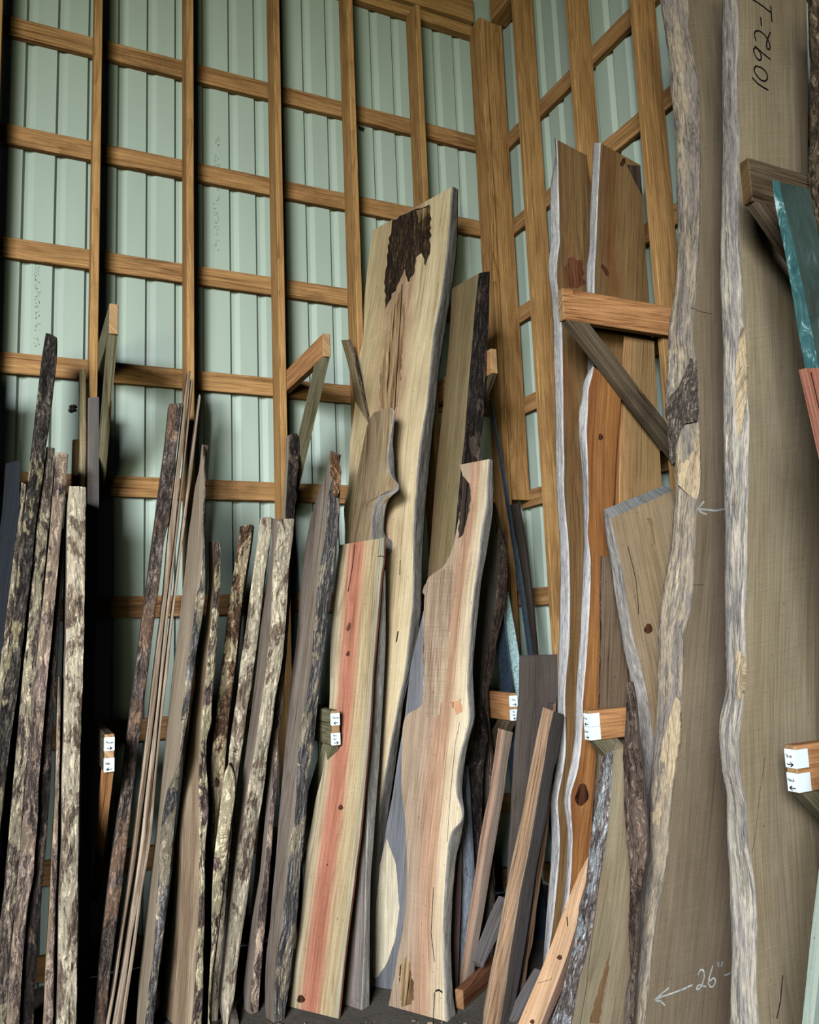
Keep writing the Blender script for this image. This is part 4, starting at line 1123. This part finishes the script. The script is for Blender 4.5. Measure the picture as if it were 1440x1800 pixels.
board('live_edge_board', 'brown slab with a speckled silver edge and a cut-off top corner, behind the orange arm', BW, 'R', (2.15, .085), 0, t=.06,
      R='1044,251 1040,330 1036,402 1037,439 1031,462 1031,502 1033,627 1033,657 1032,800 1030,1000 1022,1200 1010,1450 990,1720', M='1055,251 1051,330 1048,402 1046.5,439 1044,475 1044,518 1043,627 1042,658 1041,800 1038,1000 1030,1200 1018,1450 996,1722',
      L='1126,290 1130,348 1135,440 1142,535 1145,600 1143,800 1130,1000 1105,1300 1080,1500 1050,1722', face=W_WALL, edge=N_SILVER, edgekind='wane', amp=.003, group=GR_, patches=[('poly', '1101,289 1126,292 1129,345', DKF, .3), ('e', (1095, 285, 4, 8, .4), KNOT), ('e', (1064, 475, 4, 12, -.5), KNOT)])
board('live_edge_board', 'orange-brown slab with a broken jagged top below the dark brace', BW, 'R', (2.03, .10), 0, t=.05, ends_rough=.05,
      R='1030,660 1024,680 1023,707 1017.5,718 1017.5,760 1021,802 1025,848 1025,873 1027,940 1025,1007 1022.5,1057 1020,1124 1015,1178 1012,1237 1011,1287 1005,1337 997,1370 991,1408 998,1456 997,1511 992,1578 987,1611 975,1722', M='1042,658 1033,680 1032.5,710 1030,760 1032,810 1033,853 1034,907 1031,932 1037,982 1037,1023 1035,1073 1032,1125 1028,1178 1023,1237 1023,1278 1020,1320 1013,1362 1003,1390 1001,1411 1005.5,1467 1003,1533 999,1578 989,1611 980,1722',
      L='1093,685 1087,760 1083,800 1081,848 1078,900 1070,980 1062,1050 1059,1130 1056,1200 1053,1300 1050,1400 1045,1500 1035,1600 1020,1722', face=W_ORANGE, edge=N_SILVER, edgekind='wane', amp=.005, group=GR_, patches=[('e', (1015, 1397, 3, 10, .3), KNOT), ('e', (1023, 1397, 11, 20, .15), KNOT), ('e', (1056, 768, 4, 6, 0), KNOT)])
board('sawn_board', 'honey-brown board behind the dark diagonal brace', BW, 'R', (2.22, .11), 0,
      R='1097,590 1090,687 1084,767 1080,858 1080,900 1082,1100 1080,1400 1075,1722', M='1100,592 1093,687 1092,760 1089,858 1089,900 1090,1100 1088,1400 1083,1722', L='1150,600 1158,760 1164,860 1168,1100 1160,1400 1150,1722', face=W_HONEY, edge=wood('orange_splint', [(0, (190, 132, 76)), (1, (176, 116, 62))], grain=.8), edgekind='wane', amp=.003, group=GR_)
board('sawn_board', 'dull brown board seen between the orange-brown slab and the large tilted-top slab', BW, 'R', (2.06, .11), 0,
      R='1056,977 1054,1040 1055,1120 1053,1180 1052,1240 1050,1300 1040,1450 1020,1722', M='1058,978 1057,1040 1058,1120 1056,1180 1055,1240 1053,1300 1043,1450 1023,1722', L='1082,980 1095,1040 1100,1120 1105,1200 1105,1290 1095,1450 1070,1722', face=wood('drab_face', [(0, (120, 98, 74)), (1, (132, 110, 84))], grain=.6), edge=K_BROWN, edgekind=None, group=GR_)

# ---------------- right bay, big slabs
P3L = 'tan slab with a slanted grey top and live edge curving in above the bark'
board('live_edge_board', P3L, 'slab', 'R', (1.98, .115), 0, t=.055, capup=.035,
      R='1061,910 1066,950 1075,1000 1083,1060 1090,1100 1098,1150 1107,1185 1115,1240 1120,1290 1122,1330 1128,1360 1133,1430 1135,1480 1132,1540 1122,1620 1104,1800 1075,2060', M='1073,912 1078,940 1086,970 1092,1000 1098,1040 1106,1090 1112,1125 1125,1170 1136,1220 1146,1290 1152,1330 1153,1380 1152,1450 1150,1500 1143,1560 1134,1640 1118,1800 1090,2060',
      L='1184,862 1192,950 1192,1050 1184,1150 1180,1290 1177,1330 1170,1450 1158,1600 1140,1800 1112,2060', face=W_P3, edge=N_GREY, edgekind='wane', amp=.006, rough=.003, end=wood('grey_cut_top', [(0, (130, 134, 132)), (1, (150, 152, 148))], grain=.5), group=GR_,
      patches=[('e', (1140, 1105, 7, 9, .2), KNOT), ('poly', '1139,912 1146,910 1152,950 1150,958 1143,930', SPAR, 1), ('crack', '1104,960 1118,1020 1122,1060 1123,1080', .0035)])
P2L = 'huge grey-brown slab with a flaking live edge, chalked 26 inches'
board('live_edge_board', P2L, 'slab', 'R', (1.97, .115), 0, t=.085,
      R='1159.6,-40 1160,0 1168,49 1177.5,114 1179,163 1186,212 1189,277 1189,326 1192,400 1190,450 1187,507 1180,550 1175,583 1173,650 1169,717 1173,750 1177,783 1178,805 1187,825 1188,850 1187,883 1183,900 1182,950 1173,990 1163,1050 1158,1100 1157,1167 1155,1250 1152,1290 1147,1340 1143,1400 1143,1440 1140,1470 1137,1533 1128,1560 1120,1633 1110,1700 1100,1750 1097,1800 1082,2060', M='1207,-40 1208.6,0 1213.5,82 1226.5,131 1227.5,196 1231,261 1230,326 1230,400 1227,450 1222,517 1218,550 1215,600 1223,630 1227,683 1229,740 1230,783 1232,850 1226,883 1222,900 1220,983 1217,1050 1212,1083 1202,1100 1200,1167 1198,1250 1197,1300 1187,1350 1180,1400 1174,1460 1175,1500 1163,1560 1155,1600 1150,1633 1145,1683 1140,1733 1132,1800 1118,2060',
      L='1305,-40 1306,0 1306,400 1308,900 1320,1300 1335,1800 1335,2060', face=W_MAPLE, edge=N_BIG2, edgekind='wane', amp=.013, rough=.004, n=160, group=GR_,
      patches=[('crack', '1214,540 1232,548 1252,552', .0016), ('crack', '1218,1028 1238,1028', .0016)])
P1L = 'huge olive-tan slab at the right with a streaked live edge, marked 1092-1'
board('live_edge_board', P1L, 'slab', 'R', (1.95, .115), 0, t=.08,
      R='1271,-40 1270.6,0 1269,98 1269,163 1270.6,245 1269,326 1266.7,400 1267,450 1266,500 1270,567 1272,683 1272,750 1273,833 1273,895 1275,910 1274,983 1275,1083 1275,1150 1276,1217 1266,1250 1263,1283 1265,1317 1268,1350 1277,1400 1278,1500 1283,1533 1283,1600 1287,1650 1285,1700 1283,1800 1288,2060', M='1294,-40 1295,10 1298,65 1296,131 1295,196 1300,245 1297,284 1298,326 1297,400 1300,450 1305,510 1303,550 1310,583 1313,650 1313,700 1317,733 1315,800 1313,890 1312,950 1312,1033 1308,1083 1310,1150 1307,1217 1300,1267 1297,1317 1299,1367 1310,1410 1311,1467 1320,1517 1327,1567 1330,1633 1327,1700 1328,1750 1333,1800 1342,2060',
      L='1417,-40 1418,0 1421,150 1420,300 1428,500 1438,700 1448,1000 1452,1300 1450,1600 1446,1800 1446,2060', face=W_OLIVEB, edge=N_BIG, edgekind='wane', amp=.009, rough=.003, n=160, group=GR_,
      patches=[('crack', '1345,1330 1335,1400 1328,1470 1322,1500', .0014), ('crack', '1376,1715 1372,1760 1366,1790', .004)])
board('bark_edged_board', 'dark rough-barked slab at the top right corner behind the marked slab', 'slab', 'R', (2.02, .115), 0,
      R='1419,-40 1420,0 1423,98 1426,147 1424,245 1421,330 1428,400 1440,600 1455,1000 1462,1500 1464,2060', M='1448,-40 1450,0 1455,98 1458,147 1458,245 1456,330 1462,400 1474,600 1488,1000 1495,1500 1498,2060', W=.28, t=.1, face=W_DARK, edge=K_FOREST, amp=.014, group=GR_)
board('live_edge_board', 'short green-tan slab with a lichen-white bark edge, at the foot of the right bay', 'slab', 'R', (1.90, .07), 0, t=.06, ends_rough=.012,
      R='1057,1328 1056,1353 1047,1403 1047,1411 1041,1456 1036,1493 1032,1533 1030,1567 1018,1589 1015.5,1622 1007,1667 995.5,1711 984,1756 967,1799 955,1835', M='1076,1322 1075,1345 1073,1370 1071,1411 1067,1456 1059,1511 1052,1556 1044,1600 1040,1633 1030,1678 1016,1722 1009,1767 1003,1799 998,1835', L='1102,1318 1104,1400 1108,1467 1114,1522 1116,1578 1115,1633 1118,1689 1114,1733 1110,1799 1106,1835',
      face=W_POPLAR, edge=K_LICHEN, amp=.008, rough=.004, group=GR_, patches=[('crack', '1060,1500 1042,1640 1030,1740 1020,1800', .002), ('poly', '1068,1690 1075,1670 1060,1760 1052,1800 1036,1800 1052,1740', wood('brown_streak', [(0, (150, 112, 72)), (1, (164, 126, 84))], grain=.5), 1.5)])
board('bark_edged_board', 'narrow strip of dark brown bark slab between the green-tan slab and the 26 inch slab', 'slab', 'R', (1.92, .09), 0, t=.03,
      R='1103,1198 1102,1212 1101,1262 1097,1303 1095,1330 1097,1353 1097,1411 1102,1478 1108,1533 1108,1589 1106,1644 1107,1673 1110,1700 1108,1800 1105,1870', M='1109,1199 1115,1228 1118,1262 1120,1295 1127,1337 1130,1387 1131,1411 1137,1467 1134,1522 1130,1544 1125.5,1573 1121,1611 1119,1656 1117,1687 1115,1720 1112,1800 1110,1870', W=.014, face=W_DARK, edge=K_BROWN, amp=.01, rough=.003, group=GR_)
board('sawn_board', 'fresh knotty pine plank leaning steeply at the foot of the right bay', BW, 'L', (2.88, .12), 30,
      L='1033,1502 1009,1556 987,1611 971,1656 949,1711 920,1778 906,1812', M='1036,1530 1021,1582 1013,1629 998,1678 982,1722 953,1796 946,1815', R='1042,1535 1029,1590 1020,1635 1006,1690 990,1735 962,1800 956,1817', face=W_PINE, edge=wood('pine_pink_edge', [(0, (206, 164, 138)), (1, (190, 146, 122))], grain=.6), edgekind=None, group=GR_,
      patches=[('e', (984, 1683, 4.5, 4.5, 0), KNOT), ('e', (936, 1796, 4, 4, 0), KNOT), ('crack', '997,1612 998,1628', .004), ('crack', '946,1728 968,1722 970,1719', .0015)])
board('thin_board', 'thin grey lath half hidden left of the fresh pine plank', BW, 'L', (2.98, .12), 20,
      M='950,1705 940,1722 920,1757 899,1800 893,1812', R='955,1708 946,1724 928,1760 909,1803 903,1815', W=.03, face=W_ASH, edge=W_ASH, edgekind=None, group=GR_, n=30)

P1_STROKES = [['1322,-2 1340,10 1355,22', '1355,11 1356,24 1357,38'], ['1337.5,31 1338.5,45'],
              ['1329,71 1325,60 1326,54 1331,52 1339,56 1347,64 1352,74 1355,82 1353,89 1350,90 1347,84 1347,76 1350,67 1354,57'], ['1354,104 1341,94 1328,81 1324,84 1325,93 1331,104 1336,109 1339,105 1339,97 1334,88 1327,81'],
              ['1329,116 1338,118 1346,125 1350,134 1349,141 1344,144 1336,140 1328,130 1324,120 1329,116'], ['1323,137 1332,147 1341,153 1350,158']]
for st in P1_STROKES:
    face_writing(P1L, st, MARKER, .0065, 'marker_digit')
face_writing(P2L, ['1272,895 1258,898 1244,896 1228,895', '1227,894 1232,888 1237,882', '1227,895 1232,900 1241,904'], CHALK, .006, 'chalk_arrow', 3)
for st in (['1217,1731 1200,1739 1178,1747 1154,1755', '1152,1757 1164,1746 1175,1737', '1152,1758 1162,1760 1168,1766'], ['1274,1714 1279,1713 1284,1710'],
           ['1227,1713 1231,1704 1236,1703 1239,1711 1237,1724 1232,1735 1225,1742 1223,1738 1227,1731 1232,1730 1236,1735 1240,1734'],
           ['1253,1698 1248,1714 1245,1727 1247,1735 1252,1736 1257,1730 1258,1720 1254,1718 1248,1724'], ['1262.5,1692 1263,1699'], ['1270,1691 1268,1698']):
    face_writing(P2L, st, CHALK, .005, 'chalk_mark', 2)


loose_piece('weathered board with blue-grey edge and orange rotten tip, left of the cedar', 'rotten_tip', '583,797 595,801 600,830 598,858 594,872 588,866 589,845 584,835', bark('orange_rot', (104, 70, 44), (168, 120, 78), (206, 164, 116)), .006, .006, 'crumbling orange wood')
PEEL = waney('peeled_pale_wood', [(150, 130, 106), (188, 166, 134), (170, 148, 120), (136, 118, 98)], sx=20, sy=2.0)
loose_piece(P2L, 'loose_bark', '1213,630 1225,632 1227,683 1228,740 1207,743 1198,750 1190,777 1187,813 1180,818 1177,803 1175,770 1173,743 1168,720 1177,697 1193,680 1203,657', K_FOREST2, .012, .010, 'dark flap of bark peeling off the live edge')
loose_piece(P2L, 'peeled_wood', '1207,746 1228,743 1231,800 1232,850 1225,884 1214,872 1192,852 1191,800 1197,770', PEEL, .005, .004, 'pale wood where the bark came off')
loose_piece(P2L, 'peeled_wood', '1188,1225 1196,1232 1195,1300 1188,1340 1180,1395 1172,1460 1163,1453 1147,1447 1148,1400 1158,1350 1166,1300 1178,1260', PEEL, .005, .004, 'pale wood where the bark came off')
loose_piece(P1L, 'peeled_wood', '1305,556 1311,600 1313,650 1312,700 1303,762 1297,768 1293,720 1294,640 1300,590', PEEL, .004, .003, 'cream sliver where the bark came off')
loose_piece(P1L, 'peeled_wood', '1297,1140 1308,1160 1305,1215 1296,1245 1291,1250 1297,1200 1294,1165', PEEL, .004, .003, 'cream sliver where the bark came off')

# ---------------- wrapped panel, trim and odd pieces at the right border
WRAP = NT('plastic_wrapped_green')
gcv = WRAP.n('ShaderNodeTexCoord').outputs['Object']
nzv = WRAP.noise(WRAP.n('ShaderNodeMapping', Vector=gcv, Scale=(14, 14, 4)).outputs[0], 1.0, 6.0, 0.7, 1.5)
colv = WRAP.ramp(nzv, [(0.35, lin((26, 42, 40))), (0.6, lin((44, 62, 60))), (0.75, lin((96, 118, 116)))])
WRAP.b.inputs['Coat Weight'].default_value = 0.8
WRAP.b.inputs['Coat Roughness'].default_value = 0.12
WRAP = WRAP.done(colv, nzv, 0.5, 0.006, 0.3)
WRAP2 = NT('plastic_film_over_teal')
gcv = WRAP2.n('ShaderNodeTexCoord').outputs['Object']
nzv = WRAP2.noise(WRAP2.n('ShaderNodeMapping', Vector=gcv, Scale=(20, 20, 7)).outputs[0], 1.0, 6.0, 0.7, 2.0)
colv = WRAP2.ramp(nzv, [(0.38, lin((40, 76, 78))), (0.56, lin((66, 108, 110))), (0.66, lin((186, 212, 212)))])  # near-white stop paints in the glints on the plastic film
WRAP2.b.inputs['Coat Weight'].default_value = 1.0
WRAP2.b.inputs['Coat Roughness'].default_value = 0.1
WRAP2 = WRAP2.done(colv, nzv, 0.7, 0.008, 0.25)
board('wrapped_panel', 'dark green panel wrapped in clear plastic film, propped at the right edge', 'wrapped panel', 'R', (1.93, .04), 0, t=None,
      R='1358,316 1362,358 1375,419 1387,480 1404.5,590 1415.5,647.5 1440,780 1470,950', M='1370,319 1380,370 1392,412 1403,463 1417,529 1429,590 1440,650 1466,790 1496,960', L='1424,332 1436,400 1460,520 1480,590 1500,650 1540,800 1580,970', face=WRAP, edge=WRAP2, edgekind=None, end=WRAP2, n=50)
board('trim_board', 'red-brown grooved trim board below the plastic-wrapped panel', 'trim board', 'R', (1.84, .02), 0,
      R='1404,650 1417,705 1428,755 1440,807 1465,920 1520,1160 1600,1500', M='1418,647 1430,695 1440,735 1470,860 1490,940 1540,1160 1620,1500', L='1472,647 1500,760 1540,900 1580,1050 1600,1150 1650,1400 1680,1500', face=W_RED, edge=wood('red_trim_edge', [(0, (186, 120, 96)), (1, (170, 104, 82))], grain=.5), edgekind=None, n=50,
      patches=[('crack', '1426,655 1436,700 1444,735 1470,845', .004)])
board('painted_board', 'pale green painted board at the bottom right corner', BW, 'R', (1.80, .05), 0,
      R='1470,1300 1455,1400 1440,1527 1427,1633 1410,1800 1396,1950', M='1490,1300 1476,1400 1462,1527 1448,1633 1430,1800 1416,1950', L='1510,1300 1500,1400 1490,1527 1480,1633 1466,1800 1454,1950', face=W_SEAFOAM, edge=W_SEAFOAM, edgekind=None, n=50)

# ---------------- metal and dark strips in the corner
STEEL = plain('galvanised_steel', (176, 204, 204), 0.35, 0.6, var=0.5, scale=90)
BLUE = plain('blue_black_steel', (44, 54, 66), 0.4, 0.3, var=0.3, scale=40)
board('metal_strip', 'blue-black steel strip leaning in the corner, lower end bound with wire', 'metal strip', 'L', (3.55, .15), 20,
      L='860,704 868,755 878,808 884,850 891,898 905,990 917,1070 927,1146 950,1330', M='863,705 872,755 881,808 888,850 895,897 909,990 921,1070 931,1146 956,1330', R='867,707 875,760 884,808 891,850 898,892 913,990 926,1070 937,1146 962,1330', face=BLUE, edge=plain('steel_light_edge', (72, 84, 96), 0.4, 0.3, var=0.2, scale=40), edgekind=None, n=60, group='strips leaning in the corner')
board('dark_board', 'dark umber board leaning below the cut-off corner stud', BW, 'L', (3.72, .14), 25,
      L='897,887 910,960 925,1060 936,1148 955,1290', M='911,885 924,960 936,1060 944,1148 962,1290', R='914,885 927,960 939,1060 947,1148 965,1290', face=wood('umber_strip', [(0, (62, 52, 46)), (1, (72, 62, 56))], grain=.5), edge=W_DARK, edgekind=None, n=60, group='strips leaning in the corner')
board('metal_strip', 'bright galvanised strip showing between the corner boards above the tagged arm', 'metal strip', 'L', (3.62, .12), 35,
      L='891,1040 885,1092 892,1138 898,1178 907,1222 930,1330', M='893,1040 897,1062 905,1107 913,1155 916,1190 922,1225 944,1330', R='894,1040 898,1062 906,1107 914,1155 917,1190 923,1225 945,1330', face=STEEL, edge=STEEL, edgekind=None, n=50, group='strips leaning in the corner')
board('metal_strip', 'navy steel strip left of the bright galvanised one', 'metal strip', 'L', (3.60, .12), 30,
      L='878,1060 872,1120 876,1160 880,1200 890,1300', M='884,1060 888,1110 894,1160 901,1210 916,1310', R='886,1060 890,1110 896,1160 903,1210 918,1310', face=BLUE, edge=BLUE, edgekind=None, n=50, group='strips leaning in the corner')

# loose block lying on the dirt
b0, b1 = at_z((815, 1776)), at_z((862, 1731))
dv = unit(b1 - b0); sv = V3([-dv[1], dv[0], 0])
bm = bmesh.new(); box(bm, (0, 0, 0), (0.62, 0.038, 0.075), 0, 0.004)
blk = mesh_obj('wood_block', bm, [wood('red_block', [(0, (172, 110, 72)), (1, (150, 92, 60))], grain=1.0), END])
for p in blk.data.polygons:
    if p.center[0] < 0.003:
        p.material_index = 1
blk.matrix_world = Matrix(((dv[0], sv[0], 0, b0[0]), (dv[1], sv[1], 0, b0[1]), (0, 0, 1, 0.0), (0, 0, 0, 1)))
tag(blk, 'reddish lumber offcut lying on the dirt beside the camel-brown plank', 'wood block')

# mud wasp nests stuck on the sheets
for (px, py, wl, lab) in ((127, 718, 'L', 'dried mud nest on the sheet left of the ivory board'), (635, 227, 'L', 'dried mud nest high on the long wall under a girt'), (908, 641, 'R', 'dried mud nest on the short wall near the corner')):
    c = at_y((px, py), YM - 0.004) if wl == 'L' else at_x((px, py), XM - 0.004)
    bm = bmesh.new()
    for q in range(7):
        a = random.Random(q + px)
        r = 0.006 + 0.006 * a.random()
        off = Vector(((a.random() - .5) * .03, (a.random() - .5) * .01, (a.random() - .5) * .03)) if wl == 'L' else Vector(((a.random() - .5) * .01, (a.random() - .5) * .03, (a.random() - .5) * .03))
        bmesh.ops.create_icosphere(bm, subdivisions=2, radius=r, matrix=Matrix.Translation(off))
    o = mesh_obj('mud_nest', bm, MUD, smooth=True); o.location = Vector(c); tag(o, lab, 'mud nest', 'mud nests on the walls')

# faint printed codes on the sheets
bm = bmesh.new()
rs = random.Random(5)
for (px, y0, y1) in ((381, 240, 438), (66, 455, 612)):
    y = y0
    while y < y1:
        if rs.random() < .8:
            for q in range(3):
                x1 = px - 5 + rs.random() * 9; yy = y + rs.random() * 5
                A = at_y((x1, yy), YM - .0006); B = at_y((x1 + (rs.random() - .4) * 5, yy + (rs.random() - .5) * 6), YM - .0006)
                ribbon(bm, [A, B], (0, -1, 0), .0022, .0006)
        y += 6.5
o = mesh_obj('printed_code', bm, plain('faded_ink', (96, 112, 96), .8)); o.parent = bpy.data.objects['wall_left']

# wood chips and bark crumbs on the dirt
bm = bmesh.new()
rs = random.Random(11)
for q in range(420):
    x = 0.6 + rs.random() * 1.5; y = 3.72 - (x - 0.5) * 0.55 - 0.45 * rs.random()
    s = 0.003 + 0.008 * rs.random() ** 3
    M_ = Matrix.Translation((x, y, s * .35)) @ Matrix.Rotation(rs.random() * 6.3, 4, 'Z') @ Matrix.Diagonal((s * (1 + rs.random() * 2), s, s * .5, 1))
    bmesh.ops.create_cube(bm, size=1.0, matrix=M_)
o = mesh_obj('wood_chips', bm, plain('chip_wood', (150, 132, 108), .9, var=.5, scale=30))
tag(o, 'pale wood chips and bark crumbs scattered on the dirt floor', 'wood chips', kind='stuff')

if False:
    pass
